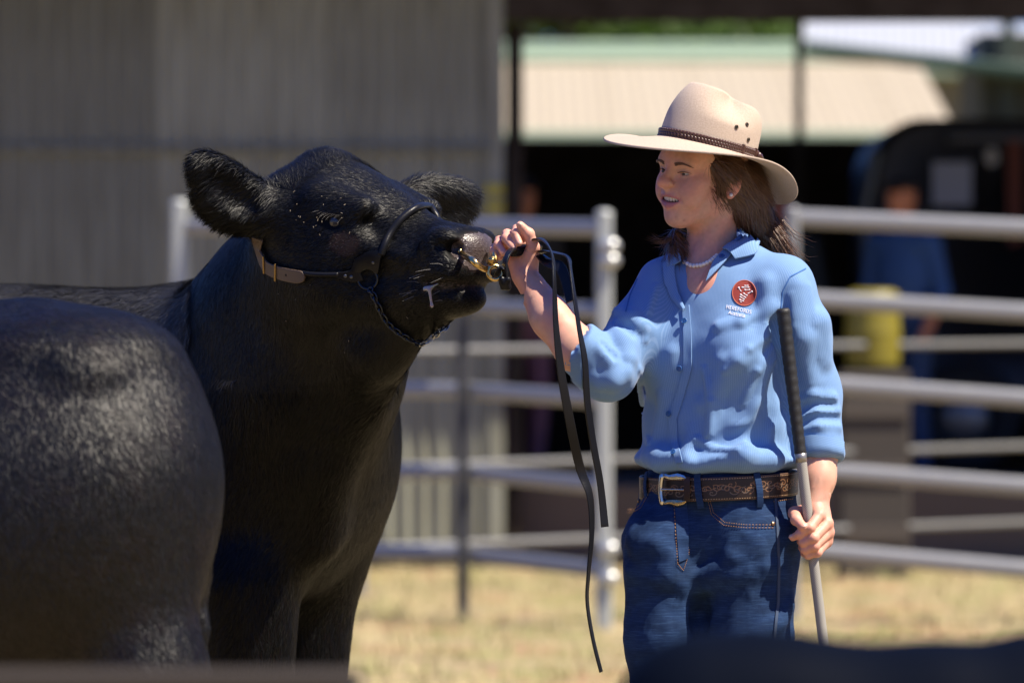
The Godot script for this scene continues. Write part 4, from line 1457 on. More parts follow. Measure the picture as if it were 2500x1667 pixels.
func shape_shirt(g: Field) -> void:
	g.frame = WT
	g.ell(V(0, 1.215, -0.005), V(0.146, 0.170, 0.102), 0.05)
	g.ell(V(0, 1.06, 0), V(0.150, 0.125, 0.112), 0.05)
	g.ell(V(-0.002, 0.995, 0.002), V(0.163, 0.036, 0.128), 0.03)
	g.cap(V(-0.115, 1.315, -0.025), V(0.115, 1.315, -0.025), 0.056, 0.056, 0.05)
	g.cap(V(-0.045, 1.352, -0.03), V(0.045, 1.352, -0.03), 0.040, 0.040, 0.05)
	for s: float in [-1.0, 1.0]:
		g.ell(V(0.066 * s, 1.185, 0.062), V(0.062, 0.062, 0.050), 0.05)
	g.frame = Transform3D()
	# sleeves
	g.chain([P(1916, 700, 0.045), P(1955, 810, 0.045), P(1982, 960, 0.025), P(2003, 1112, 0.062)], [0.055, 0.052, 0.051, 0.0475], 0.03)
	g.chain([P(1618, 692, -0.025), P(1556, 800, 0.03), P(1484, 908, 0.090)], [0.048, 0.047, 0.052], 0.03)
	g.chain([P(1484, 908, 0.090), P(1408, 842, 0.112)], [0.052, 0.0495], 0.02)
	# folds across the trunk
	fold(g, [V2(1880, 800), V2(1800, 880), V2(1720, 985)], 0.013, 0.006, 0.016)
	fold(g, [V2(1890, 870), V2(1850, 990), V2(1800, 1080)], 0.013, 0.007, 0.016)
	fold(g, [V2(1760, 880), V2(1745, 990), V2(1730, 1090)], 0.011, 0.004, 0.016)
	fold(g, [V2(1640, 860), V2(1620, 970), V2(1600, 1080)], 0.011, 0.004, 0.016)
	fold(g, [V2(1580, 800), V2(1575, 960), V2(1565, 1080)], 0.011, 0.004, 0.016)
	fold(g, [V2(1755, 797), V2(1810, 785), V2(1880, 752)], 0.009, 0.006, 0.012)
	fold(g, [V2(1870, 690), V2(1885, 760), V2(1880, 830)], 0.014, 0.006, 0.02)
	fold(g, [V2(1700, 1135), V2(1770, 1105), V2(1820, 1115), V2(1890, 1135)], 0.020, 0.009, 0.02)
	fold(g, [V2(1815, 1060), V2(1822, 1110)], 0.016, 0.008, 0.02)
	fold(g, [V2(1585, 1105), V2(1605, 1125), V2(1640, 1120)], 0.018, 0.007, 0.02)
	fold(g, [V2(1690, 1060), V2(1672, 1130)], 0.012, 0.006, 0.02)
	fold(g, [V2(1850, 1050), V2(1760, 1085), V2(1705, 1100)], 0.012, 0.006, 0.02, true)
	fold(g, [V2(1900, 900), V2(1870, 1010), V2(1850, 1075)], 0.012, 0.005, 0.02, true)
	fold(g, [V2(1905, 780), V2(1880, 860)], 0.010, 0.005, 0.02, true)
	for l: Array in [[V2(1885, 815), V2(1830, 850), V2(1770, 905)], [V2(1890, 845), V2(1850, 905), V2(1815, 985)], [V2(1700, 1070), V2(1740, 1095), V2(1800, 1098)], [V2(1600, 700), V2(1580, 760), V2(1575, 830)], [V2(1930, 720), V2(1940, 800), V2(1952, 880)], [V2(1975, 700), V2(1990, 790), V2(2000, 870)], [V2(1720, 900), V2(1735, 980), V2(1732, 1060)], [V2(1560, 900), V2(1570, 1000), V2(1585, 1080)], [V2(1530, 905), V2(1500, 930), V2(1465, 945)]]:
		fold(g, l, 0.006, 0.0036, 0.008)
	# the arm lies against the trunk: a deep seam between them
	fold(g, [V2(1893, 790), V2(1905, 880), V2(1925, 1000), V2(1945, 1100)], 0.012, 0.012, 0.012, true)
	# left sleeve
	fold(g, [V2(1950, 700), V2(1965, 830), V2(1975, 930)], 0.016, 0.005, 0.02)
	fold(g, [V2(1998, 690), V2(2010, 780), V2(2018, 880)], 0.014, 0.004, 0.02)
	fold(g, [V2(1935, 990), V2(1985, 968), V2(2035, 972)], 0.011, 0.006, 0.012)
	fold(g, [V2(1945, 1022), V2(1990, 1004), V2(2045, 1004)], 0.011, 0.006, 0.012)
	fold(g, [V2(1950, 1048), V2(2000, 1036), V2(2048, 1040)], 0.010, 0.005, 0.012)
	fold(g, [V2(1940, 1005), V2(1990, 986), V2(2040, 988)], 0.007, 0.005, 0.01, true)
	fold(g, [V2(1950, 1035), V2(1995, 1020), V2(2045, 1022)], 0.007, 0.005, 0.01, true)
	# right sleeve, bunched above the elbow
	fold(g, [V2(1512, 762), V2(1540, 775), V2(1560, 790)], 0.016, 0.012, 0.012)
	fold(g, [V2(1500, 800), V2(1525, 830), V2(1535, 870)], 0.020, 0.012, 0.014)
	fold(g, [V2(1470, 850), V2(1490, 875), V2(1500, 905)], 0.016, 0.008, 0.012)
	fold(g, [V2(1508, 785), V2(1530, 800), V2(1545, 815)], 0.008, 0.006, 0.008, true)
	fold(g, [V2(1478, 838), V2(1496, 858), V2(1502, 868)], 0.008, 0.008, 0.008, true)
	fold(g, [V2(1440, 930), V2(1500, 940), V2(1530, 920)], 0.016, 0.004, 0.016)
	# open neck
	g.groove(WT * V(-0.003, 1.284, 0.110), WT * V(-0.010, 1.375, 0.068), 0.004, 0.040, 0.005)
	g.groove(WT * V(0, 1.43, -0.05), WT * V(0, 1.37, -0.01), 0.052, 0.050, 0.006)
	# the sleeves end squarely
	for e: Array in [[P(1982, 960, 0.025), P(2003, 1118, 0.064)], [P(1484, 908, 0.090), P(1408, 842, 0.112)]]:
		var d: Vector3 = (e[1] - e[0]).normalized()
		g.hollow(e[1] + d * 0.11, Vector3.ONE * 0.11, 0.012)
	g.noise = FastNoiseLite.new()
	g.noise.frequency = 13.0
	g.noise.fractal_octaves = 2
	g.noise.seed = 8
	g.amp = 0.0015

func shape_jeans(g: Field) -> void:
	g.frame = WT
	g.ell(V(0.0, 0.945, 0.0), V(0.150, 0.07, 0.116), 0.03)
	g.ell(V(-0.012, 0.86, -0.012), V(0.166, 0.115, 0.124), 0.04)
	g.ell(V(-0.01, 0.86, -0.06), V(0.13, 0.10, 0.085), 0.04)
	g.frame = Transform3D()
	g.chain([P(1628, 1330, 0.035), P(1618, 1560, 0.05), P(1622, 1800, 0.06)], [0.085, 0.066, 0.060], 0.03)
	g.chain([P(1835, 1330, 0.05), P(1826, 1560, 0.06), P(1815, 1800, 0.06)], [0.093, 0.079, 0.068], 0.03)
	g.chain([P(1615, 1800, 0.06), P(1622, 2290, 0.02)], [0.062, 0.066], 0.03)
	g.chain([P(1815, 1800, 0.06), P(1822, 2290, 0.02)], [0.070, 0.070], 0.03)
	# pulled creases at the crotch
	fold(g, [V2(1690, 1420), V2(1630, 1380), V2(1560, 1350)], 0.018, 0.005, 0.02)
	fold(g, [V2(1690, 1445), V2(1620, 1415), V2(1540, 1395)], 0.014, 0.004, 0.02)
	fold(g, [V2(1710, 1440), V2(1790, 1400), V2(1870, 1385)], 0.018, 0.004, 0.02)
	fold(g, [V2(1715, 1400), V2(1790, 1360), V2(1860, 1345)], 0.014, 0.003, 0.02)
	fold(g, [V2(1540, 1310), V2(1600, 1330), V2(1660, 1360)], 0.014, 0.003, 0.02)
	fold(g, [V2(1930, 1480), V2(1900, 1520), V2(1850, 1560)], 0.014, 0.005, 0.02)
	fold(g, [V2(1700, 1430), V2(1705, 1500), V2(1706, 1620)], 0.012, 0.008, 0.02, true)
	g.noise = FastNoiseLite.new()
	g.noise.frequency = 20.0
	g.noise.fractal_octaves = 2
	g.noise.seed = 21
	g.amp = 0.003

func shape_hair(g: Field) -> void:
	g.frame = HD
	g.ell(V(0, -0.002, -0.033), V(0.075, 0.066, 0.074), 0.02)
	g.ell(V(0.03, -0.035, -0.065), V(0.042, 0.050, 0.045), 0.03)
	for s: float in [-1.0, 1.0]:
		g.ell(V(0.056 * s, 0.030, 0.006), V(0.016, 0.026, 0.036), 0.02)
		g.ell(V(0.065 * s, 0.026, 0.002), V(0.009, 0.026, 0.022), 0.015)
	g.frame = Transform3D()
	g.chain([P(1838, 505, -0.03), P(1870, 560, -0.055), P(1905, 625, -0.05)], [0.032, 0.023, 0.016], 0.03)
	g.chain([P(1650, 575, -0.02), P(1646, 612, 0.0)], [0.014, 0.012], 0.01)

var face_m := []
var skin_m := []
var hand_rm := []
var hand_lm := []
var shirt_m := []
var jeans_m := []
var hair_m := []
func mesh_face() -> void:
	var c := HD.origin
	face_m = face_f.mesh(c + Vector3(-0.13, -0.27, -0.14), c + Vector3(0.13, 0.10, 0.15), 0.0026)
func mesh_skin() -> void:
	skin_m = skin_f.mesh(Vector3(0.02, 0.0, -0.3), Vector3(0.72, 1.45, 0.36), 0.012)
	hand_rm = hand_r.mesh(P(1195, 720, -0.06), P(1335, 525, 0.08), 0.0028)
	hand_lm = hand_l.mesh(P(1915, 1375, 0.05), P(2045, 1185, 0.19), 0.0028)
func mesh_shirt() -> void:
	shirt_m = shirt_f.mesh(WT.origin + Vector3(-0.33, 0.95, -0.22), WT.origin + Vector3(0.26, 1.42, 0.22), 0.0053)
func mesh_jeans() -> void:
	jeans_m = jeans_f.mesh(WT.origin + Vector3(-0.22, 0.08, -0.25), WT.origin + Vector3(0.22, 0.975, 0.22), 0.0075)
	hair_m = hair_f.mesh(HD.origin + Vector3(-0.14, -0.2, -0.16), HD.origin + Vector3(0.2, 0.12, 0.1), 0.006)

func skin_color(p: Vector3) -> Color:
	var c := Color(0.60, 0.335, 0.235)
	var n1 := spots.get_noise_3dv(p * 22.0)
	var n2 := spots.get_noise_3dv(p * 90.0 + Vector3(3, 1, 7))
	c = c.lerp(Color(0.66, 0.31, 0.225), clampf(0.3 + n1, 0.0, 0.6))
	c = c * (1.0 + 0.13 * n2)
	return c

func face_color(p: Vector3) -> Color:
	var q := HD.affine_inverse() * p
	var c := skin_color(p)
	var ax := absf(q.x)
	# lips
	if q.z > 0.062 and ax < 0.034:
		var t := ax / 0.0315
		var up := -0.0225 - 0.009 * t * t
		var lo := -0.0525 + 0.0185 * t * t
		if q.y < up + 0.0005 and q.y > lo:
			var e := smoothstep(0.0, 0.0025, minf(up + 0.0005 - q.y, q.y - lo))
			c = c.lerp(Color(0.48, 0.17, 0.165), e * 0.9)
	# inside of the mouth
	if q.z > 0.05 and q.z < 0.0845 and ax < 0.028 and q.y < -0.029 and q.y > -0.0415:
		c = Color(0.06, 0.015, 0.012)
	# flushed cheeks and nose
	var ck := exp(-(Vector3((ax - 0.040) / 0.022, (q.y + 0.014) / 0.02, (q.z - 0.062) / 0.03)).length_squared())
	c = c.lerp(Color(0.60, 0.22, 0.18), ck * 0.6)
	var ns := exp(-(Vector3(q.x / 0.012, (q.y + 0.004) / 0.012, (q.z - 0.110) / 0.014)).length_squared())
	c = c.lerp(Color(0.62, 0.24, 0.185), ns * 0.55)
	# a few blemishes
	for b: Vector3 in [V(0.048, -0.032, 0.05), V(0.055, -0.012, 0.044), V(0.052, -0.005, 0.05), V(0.036, -0.05, 0.058), V(0.016, -0.066, 0.083), V(0.026, -0.072, 0.072), V(0.056, -0.022, 0.036), V(0.020, 0.062, 0.082)]:
		var d := (q - b).length()
		c = c.lerp(Color(0.38, 0.13, 0.11), 0.6 * (1.0 - smoothstep(0.001, 0.0042, d)))
	# ears redden
	if ax > 0.066 and q.y < 0.03: c = c.lerp(Color(0.56, 0.20, 0.16), 0.5)
	return c

# ---------------------------------------------------------------- building the handler
func skin_mat() -> StandardMaterial3D:
	var m := mat(Color.WHITE, 0.48, 0.0, 0.42)
	m.vertex_color_use_as_albedo = true
	m.subsurf_scatter_enabled = true
	m.subsurf_scatter_strength = 0.12
	bump(tri(m, 55.0), noise_tex(0.06, [], 256, FastNoiseLite.TYPE_CELLULAR, 2, 9), 0.03)
	return m

# a thin piece of cloth or leather lying on a surface, between two lines given as picture points
func patch(g: Field, top: Array, bot: Array, nu: int, nv: int, off: float, thick := 0.0015, bulge := 0.0, z0 := 0.45) -> Array:
	var front := []
	var back := []
	var ta := line2(top, nu)
	var ba := line2(bot, nu)
	zoom_in(g, ta + ba)
	for j in nv:
		var f := PackedVector3Array()
		var b := PackedVector3Array()
		for i in nu:
			var t := float(j) / (nv - 1)
			var q: Vector2 = ta[i].lerp(ba[i], t)
			var h := see(g, q.x, q.y)
			var n := g.normal(h, 0.006 if off < 0.003 else 0.022)
			f.append(h + n * (off + thick + bulge * sin(PI * t)))
			b.append(h + n * (off + bulge * sin(PI * t) - 0.0005))
		front.append(f)
		back.append(b)
	g.wide()
	return closed_sheet(front, back)

func zoom_in(g: Field, pts: Array) -> void:
	var lo := Vector2(9999, 9999)
	var hi := -lo
	for q: Vector2 in pts:
		lo = lo.min(q)
		hi = hi.max(q)
	var m := (lo + hi) * 0.5
	g.wide()
	g.close_up(see(g, m.x, m.y), (hi - lo).length() / 2600.0 + 0.05)

func closed_sheet(front: Array, back: Array) -> Array:
	var rows: int = front.size()
	var nu: int = front[0].size()
	var edge_f := PackedVector3Array()
	var edge_b := PackedVector3Array()
	for i in nu:
		edge_f.append(front[0][i]); edge_b.append(back[0][i])
	for j in range(1, rows):
		edge_f.append(front[j][nu - 1]); edge_b.append(back[j][nu - 1])
	for i in range(nu - 2, -1, -1):
		edge_f.append(front[rows - 1][i]); edge_b.append(back[rows - 1][i])
	for j in range(rows - 2, 0, -1):
		edge_f.append(front[j][0]); edge_b.append(back[j][0])
	var a := sheet(front)
	var s := 1.0 if a[1][a[1].size() / 2].dot(front[rows / 2][nu / 2] - back[rows / 2][nu / 2]) > 0.0 else -1.0
	if s < 0.0:
		for i in a[1].size(): a[1][i] = -a[1][i]
	a = orient(a)
	var bk := sheet(back)
	for i in bk[1].size(): bk[1][i] = -a[1][i]
	return join([a, sheet([edge_f, edge_b], true), orient(bk)])

func line2(pts: Array, n: int) -> Array:
	var out := []
	var m := pts.size() - 1
	for i in n:
		var t := float(i) / (n - 1) * m
		var k := mini(int(t), m - 1)
		out.append((pts[k] as Vector2).lerp(pts[k + 1], t - k))
	return out

func with_uv(arr: Array, u: Vector3, v: Vector3, s := 1.0) -> ArrayMesh:
	var uv := PackedVector2Array()
	for p: Vector3 in arr[0]:
		uv.append(Vector2(p.dot(u), p.dot(v)) * s)
	return amesh(arr, PackedColorArray(), uv)

# locks of hair: guide curves, each spread into thin strands
func locks(guides: Array, n: int, spread: float, r0: float, sd: int) -> Array:
	var r := RandomNumberGenerator.new()
	r.seed = sd
	var v := PackedVector3Array()
	var nn := PackedVector3Array()
	var x := PackedInt32Array()
	for g: Array in guides:
		for k in n:
			var off := Vector3(r.randfn(), r.randfn(), r.randfn()) * spread * 0.5
			var flare := Vector3(r.randfn(), r.randfn(), r.randfn()) * spread * 0.5
			var ph := r.randf() * 6.0
			var pts := curve(g, 9)
			var m := 9 - r.randi() % 3
			for i in m:
				var t := i / 8.0
				var p: Vector3 = pts[i] + off * (0.35 + t) + flare * t * t + Vector3(sin(ph + t * 5.0), 0, cos(ph + t * 4.0)) * spread * 0.12
				var d: Vector3 = (pts[mini(i + 1, 8)] - pts[maxi(i - 1, 0)]).normalized()
				var sd2 := d.cross(Vector3(sin(ph), 0.2, cos(ph))).normalized()
				var w := r0 * (1.0 - 0.75 * t * t)
				var b := v.size()
				var nm := sd2.cross(d)
				v.append(p - sd2 * w); v.append(p + nm * w); v.append(p + sd2 * w)
				nn.append((-sd2 + nm * 0.3).normalized()); nn.append(nm); nn.append((sd2 + nm * 0.3).normalized())
				if i < m - 1:
					x.append_array([b, b + 4, b + 1, b, b + 3, b + 4, b + 1, b + 5, b + 2, b + 1, b + 4, b + 5])
	return [v, nn, x]

func build_face(o: Node3D) -> void:
	var white := mat(lin(0.40, 0.37, 0.34), 0.12)
	var iris := mat(lin(0.055, 0.045, 0.030), 0.08)
	var dark := mat(lin(0.045, 0.026, 0.017), 0.5)
	for s: float in [1.0, -1.0]:
		var c := V(0.0305 * s, 0.0155, 0.0665)
		var e := inst("eye", amesh(ball(HD * c, Vector3.ONE * 0.0112, 20, 14)), white, o)
		var look := (V(-0.25, -0.16, 1.0)).normalized()
		inst("iris", amesh(ball(HD * (c + look * 0.0082), Vector3.ONE * 0.0052, 14, 10)), iris, e)
		# lashes along the upper lid, then the brow
		var la := []
		for k in 22:
			var t := k / 21.0
			var a := HD * V((0.0185 + 0.025 * t) * s, 0.0175 + 0.0025 * sin(t * PI), 0.0795 - 0.0085 * t * t)
			var d := HD.basis * V((0.2 + 0.8 * t) * s, -0.15, 1.0).normalized()
			la.append(tube([a, a + d * 0.004, a + d * 0.0065 + HD.basis * V(0, 0.001, 0)], [0.0006, 0.0005, 0.0002], 4))
		inst("eyelashes", amesh(join(la)), dark, o)
		var br := []
		rng.seed = 40
		for k in 150:
			var t := rng.randf()
			var yy := 0.0315 + 0.0060 * sin(t * 2.2) - 0.006 * t * t + (rng.randf() - 0.5) * 0.0058 * (1.15 - t)
			var a := face_f.hit(HD * V((0.014 + 0.034 * t) * s, yy, 0.13), HD.basis * V(0, 0, -1), 0.12)
			var n := face_f.normal(a)
			var d := (HD.basis * V(s, 0.35 - 0.6 * t, -0.35 * t)).normalized()
			br.append(tube([a - n * 0.0004, a + d * 0.004 + n * 0.0009, a + d * 0.0075 + n * 0.0004], [0.00055, 0.0005, 0.0002], 4))
		inst("eyebrow", amesh(join(br)), mat(lin(0.12, 0.062, 0.038), 0.5), o)
	# upper teeth
	var tm := mat(lin(0.74, 0.68, 0.58), 0.16)
	for k in range(-5, 6):
		if k == 0: continue
		var w := 0.0078 if absi(k) == 1 else 0.0062
		var xx := signf(k) * (0.0039 if absi(k) == 1 else 0.0039 + 0.0038 + (absi(k) - 2) * 0.0058 + 0.0030)
		var zz := 0.0862 - xx * xx * 14.0
		inst("tooth", amesh(ball(HD * V(xx, -0.0325 + xx * xx * 4.0, zz), V(w * 0.52, 0.0066, 0.0032), 10, 8, HD.basis * Basis(Vector3(0, 1, 0), xx * 26.0))), tm, o)
	inst("pearl_earring", amesh(ball(HD * V(0.0775, -0.0235, 0.002), Vector3.ONE * 0.0036)), pearl(), o)
	inst("mouth_cavity", amesh(ball(HD * V(0, -0.038, 0.070), V(0.026, 0.010, 0.010), 14, 8, HD.basis)), mat(lin(0.05, 0.012, 0.010), 0.4), o)

func pearl() -> StandardMaterial3D:
	var m := mat(lin(0.72, 0.68, 0.66), 0.18)
	m.clearcoat_enabled = true
	return m

func build_hair(o: Node3D) -> void:
	var hm := mat(lin(0.050, 0.026, 0.015), 0.42, 0.0, 0.5)
	var h := inst("hair", amesh(hair_m), hm, o)
	var fn := func(p: Vector3, n: Vector3, r: RandomNumberGenerator) -> Array:
		var q := HD.affine_inverse() * p
		var t := 0.7 + 0.8 * r.randf()
		var d := HD.basis * Vector3(0.1, -0.75, -0.8) if q.y > -0.03 else Vector3(0.5, -1.0, -0.1)
		return [0.03 + 0.03 * r.randf(), d, 0.0006, 0.07, Color(0.105 * t, 0.052 * t, 0.027 * t)]
	var lm := coat(0.34)
	var fl := inst("fine_hair", fur(hair_m, 12000, fn, 14), lm, h)
	fl.set_meta("kind", "stuff")
	var g := []
	# the tail falls behind the shoulder
	for k in 9:
		var t := k / 8.0
		g.append([P(1800 + 30 * t, 470 + 10 * t, -0.02 - 0.02 * t), P(1840 + 20 * t, 520, -0.045), P(1868 + 25 * t, 565, -0.055 + 0.03 * t), P(1890 + 40 * t, 610 + 6 * t, -0.04 + 0.03 * t), P(1900 + 52 * t, 640 + 8 * t, -0.03)])
	# over the nape
	for k in 5:
		g.append([P(1790 + 8 * k, 440 + 5 * k, 0.03 - 0.01 * k), P(1812 + 8 * k, 490, 0.02 - 0.012 * k), P(1838 + 8 * k, 535 + 3 * k, -0.01 - 0.01 * k), P(1872 + 8 * k, 560 + 4 * k, -0.03)])
	var a := locks(g, 46, 0.016, 0.0006, 3)
	# from the temple over the ear
	g = []
	for k in 6:
		g.append([HD * V(0.055 + 0.002 * k, 0.070, 0.040 - 0.006 * k), HD * V(0.070, 0.040, 0.026 - 0.007 * k), HD * V(0.076, 0.018, 0.012 - 0.006 * k), HD * V(0.080, 0.004 + 0.004 * k, -0.022), HD * V(0.070, -0.02, -0.055)])
	var b := locks(g, 34, 0.006, 0.0005, 4)
	# loose strands before the ear and beyond the neck
	g = [[HD * V(0.066, 0.035, 0.034), HD * V(0.070, 0.005, 0.026), HD * V(0.066, -0.030, 0.024), HD * V(0.068, -0.055, 0.028)], [HD * V(0.069, 0.030, 0.026), HD * V(0.074, -0.005, 0.020), HD * V(0.072, -0.036, 0.008), HD * V(0.075, -0.045, -0.012)], [HD * V(-0.055, 0.02, 0.05), HD * V(-0.062, -0.01, 0.05), HD * V(-0.056, -0.045, 0.05), HD * V(-0.05, -0.055, 0.055)]]
	var c := locks(g, 7, 0.005, 0.0004, 5)
	g = [[P(1660, 560, -0.03), P(1648, 585, 0.0), P(1640, 612, 0.03), P(1632, 640, 0.03)], [P(1656, 560, -0.03), P(1635, 578, -0.01), P(1612, 584, 0.0), P(1590, 572, 0.0)], [P(1660, 556, -0.02), P(1642, 580, 0.0), P(1620, 592, 0.01), P(1596, 590, 0.01)]]
	var d := locks(g, 16, 0.007, 0.00045, 6)
	g = [[P(1860, 480, -0.03), P(1920, 545, -0.02), P(1950, 590, 0.0), P(1962, 640, 0.0)], [P(1870, 500, -0.03), P(1925, 560, -0.02), P(1965, 585, 0.0), P(1985, 588, 0.01)], [P(1870, 520, -0.03), P(1915, 590, -0.02), P(1945, 630, 0.0), P(1975, 628, 0.01)]]
	var e := locks(g, 6, 0.012, 0.00035, 7)
	var sm := mat(lin(0.13, 0.062, 0.030), 0.36, 0.0, 0.5)
	var st := inst("strands", amesh(join([a, b, c, d, e])), sm, h)
	st.set_meta("kind", "stuff")

func hat_radius(ph: float) -> float:
	var c := cos(ph) / 0.101
	var s := sin(ph) / 0.084
	return 1.0 / sqrt(c * c + s * s)

func hat_point(ph: float, t: float) -> Vector3:
	# t: 0..1 brim edge to band, 1..2 wall, 2..3 top
	var r := hat_radius(ph)
	var c := cos(ph)
	var s := sin(ph)
	if t <= 1.0:
		var v := 1.0 - t
		var w := (0.104 if c > 0.0 else 0.090) * v * c * c + 0.090 * v * s * s
		var y := 0.004 * exp(-v * 14.0) - 0.003 * v
		y -= (0.060 * pow(v, 1.5) if c < 0.0 else 0.030 * pow(v, 1.4)) * c * c
		y += (0.0 if s > 0.0 else 0.006) * v * v * s * s
		return Vector3(s * (r + w), y, c * (r + w))
	var hh := 0.099 + 0.016 * c
	var q := minf(t - 1.0, 1.0)
	var rr := r * (1.0 - 0.07 * q - 0.17 * pow(q, 5.0))
	var ap := absf(wrapf(ph, -PI, PI))
	rr -= 0.035 * exp(-pow((ap - 1.2) / 0.50, 2.0)) * smoothstep(0.45, 0.95, q)
	var y := hh * q
	if t <= 2.0:
		return Vector3(s * rr, y, c * rr - 0.014 * q * q)
	var u := t - 2.0
	var p := Vector3(s * rr * (1.0 - u), 0, c * rr * (1.0 - u) - 0.014)
	var base := 0.099 + 0.016 * ((p.z + 0.014) / 0.077)
	var rim := 0.013 * (1.0 - pow(1.0 - minf(u * 1.6, 1.0), 2.0))
	var crease := 0.042 * exp(-pow(p.x / 0.024, 2.0)) * smoothstep(0.0, 0.25, u) * smoothstep(0.10, 0.02, p.z)
	p.y = base + rim - crease - 0.016 * exp(-pow((absf(p.x) - 0.055) / 0.02, 2.0)) * exp(-pow((p.z - 0.005) / 0.040, 2.0)) * smoothstep(0.0, 0.2, u)
	return p

func build_hat(o: Node3D) -> void:
	var top := []
	var under := []
	var n := 96
	for k in 62:
		var t := k / 18.0 if k <= 18 else (1.0 + (k - 18) / 26.0 if k <= 44 else 2.0 + (k - 44) / 17.0)
		var row := PackedVector3Array()
		var low := PackedVector3Array()
		for i in n:
			var p := hat_point(TAU * i / n, t)
			row.append(HT * p)
			if t <= 1.05: low.append(HT * (p - Vector3(0, 0.0042, 0)))
		top.append(row)
		if low.size(): under.append(low)
	var edge := [under[0], PackedVector3Array(), top[0]]
	for i in n:
		var out: Vector3 = (top[0][i] - HT.origin).normalized()
		edge[1].append((top[0][i] + under[0][i]) * 0.5 + out * 0.0016)
	var felt := mat(lin(0.51, 0.412, 0.332), 0.95, 0.0, 0.2)
	felt.rim_enabled = true
	felt.rim = 0.3
	felt.albedo_texture = noise_tex(0.03, [[0.0, Color(0.90, 0.89, 0.87)], [1.0, Color(1, 1, 1)]], 256, FastNoiseLite.TYPE_SIMPLEX, 4, 31)
	bump(tri(felt, 26.0), noise_tex(0.09, [], 256, FastNoiseLite.TYPE_SIMPLEX, 3, 33), 0.06)
	var body := join([fix(sheet(top, true), HT.origin), sheet(edge, true), orient_away(sheet(under, true), HT.basis.y * -1.0)])
	var hat := inst("hat", amesh(body), felt, o)
	# braided leather band
	var lm := mat(lin(0.060, 0.024, 0.015), 0.34)
	var braid := []
	var m := 92
	var core := []
	for k in m:
		var ph := TAU * k / m
		var r := hat_radius(ph)
		var out := Vector3(sin(ph), 0, cos(ph))
		var tn := Vector3(cos(ph), 0, -sin(ph))
		core.append(HT * (out * (r * 0.985 + 0.001) + Vector3(0, 0.0095, 0)))
		for j in 3:
			var p := out * (r * 0.988 + 0.0026) + Vector3(0, 0.004 + 0.0055 * j, 0) + tn * (0.0035 if j == 1 else 0.0)
			var slant := 0.75 if j % 2 == 0 else -0.75
			braid.append(ball(HT * p, Vector3(0.0046, 0.0030, 0.0021), 8, 6, HT.basis * Basis(tn, Vector3.UP, out) * Basis(Vector3(0, 0, 1), slant)))
	var outs := []
	for k in m:
		outs.append(HT.basis * Vector3(sin(TAU * k / m), 0.05, cos(TAU * k / m)))
	var band := inst("hat_band", amesh(join(braid + [strap(core, outs, 0.019, 0.004, true)])), lm, hat)
	# keepers and the tail of the band
	for ph: float in [1.72, 2.25]:
		var out := Vector3(sin(ph), 0, cos(ph))
		var tn := Vector3(cos(ph), 0, -sin(ph))
		inst("keeper", amesh(bbox(HT * (out * (hat_radius(ph) * 0.985 + 0.003) + Vector3(0, 0.0095, 0)), Vector3(0.006, 0.023, 0.006), 0.0015, HT.basis * Basis(tn, Vector3.UP, out))), lm, band)
	var tail := []
	for k in 7:
		var ph := 2.28 + 0.075 * k
		tail.append(HT * (Vector3(sin(ph), 0, cos(ph)) * (hat_radius(ph) + 0.005 + 0.0012 * k) + Vector3(0, 0.009 - 0.0012 * k, 0)))
	inst("band_tail", amesh(tube(tail, [0.007, 0.0075, 0.007, 0.006, 0.005, 0.004, 0.002], 8)), lm, band)
	# eyelets
	var bm := mat(lin(0.10, 0.075, 0.05), 0.4, 0.8)
	var hole := mat(lin(0.004, 0.003, 0.003), 0.9)
	for q: Array in [[1.60, 1.72], [1.47, 1.40], [1.33, 1.86]]:
		var t: float = 1.0 + (q[0] - 1.0) * 1.0
		var p := hat_point(q[1], t)
		var dn := (hat_point(q[1] + 0.05, t) - p).cross(hat_point(q[1], t - 0.05) - p).normalized()
		if dn.dot(p) < 0.0: dn = -dn
		var e := inst("eyelet", amesh(torus(HT * (p + dn * 0.0008), HT.basis * dn, 0.0034, 0.0011, 16, 6)), bm, hat)
		inst("hole", amesh(ball(HT * p, Vector3(0.0030, 0.0030, 0.0012), 10, 6, basis_to(HT.basis * dn))), hole, e)

func basis_to(n: Vector3) -> Basis:
	n = n.normalized()
	var s := n.cross(Vector3.UP if absf(n.y) < 0.9 else Vector3.RIGHT).normalized()
	return Basis(s, n.cross(s), n)

func orient_away(arr: Array, d: Vector3) -> Array:
	for i in arr[1].size():
		if arr[1][i].dot(d) < 0.0: arr[1][i] = -arr[1][i]
	return orient(arr)

# turn normals away from a point
func fix(arr: Array, c: Vector3) -> Array:
	var bad := 0
	for i in range(0, arr[0].size(), 7):
		if arr[1][i].dot(arr[0][i] - c) < 0.0: bad += 1
		else: bad -= 1
	if bad > 0:
		for i in arr[1].size(): arr[1][i] = -arr[1][i]
	return orient(arr)

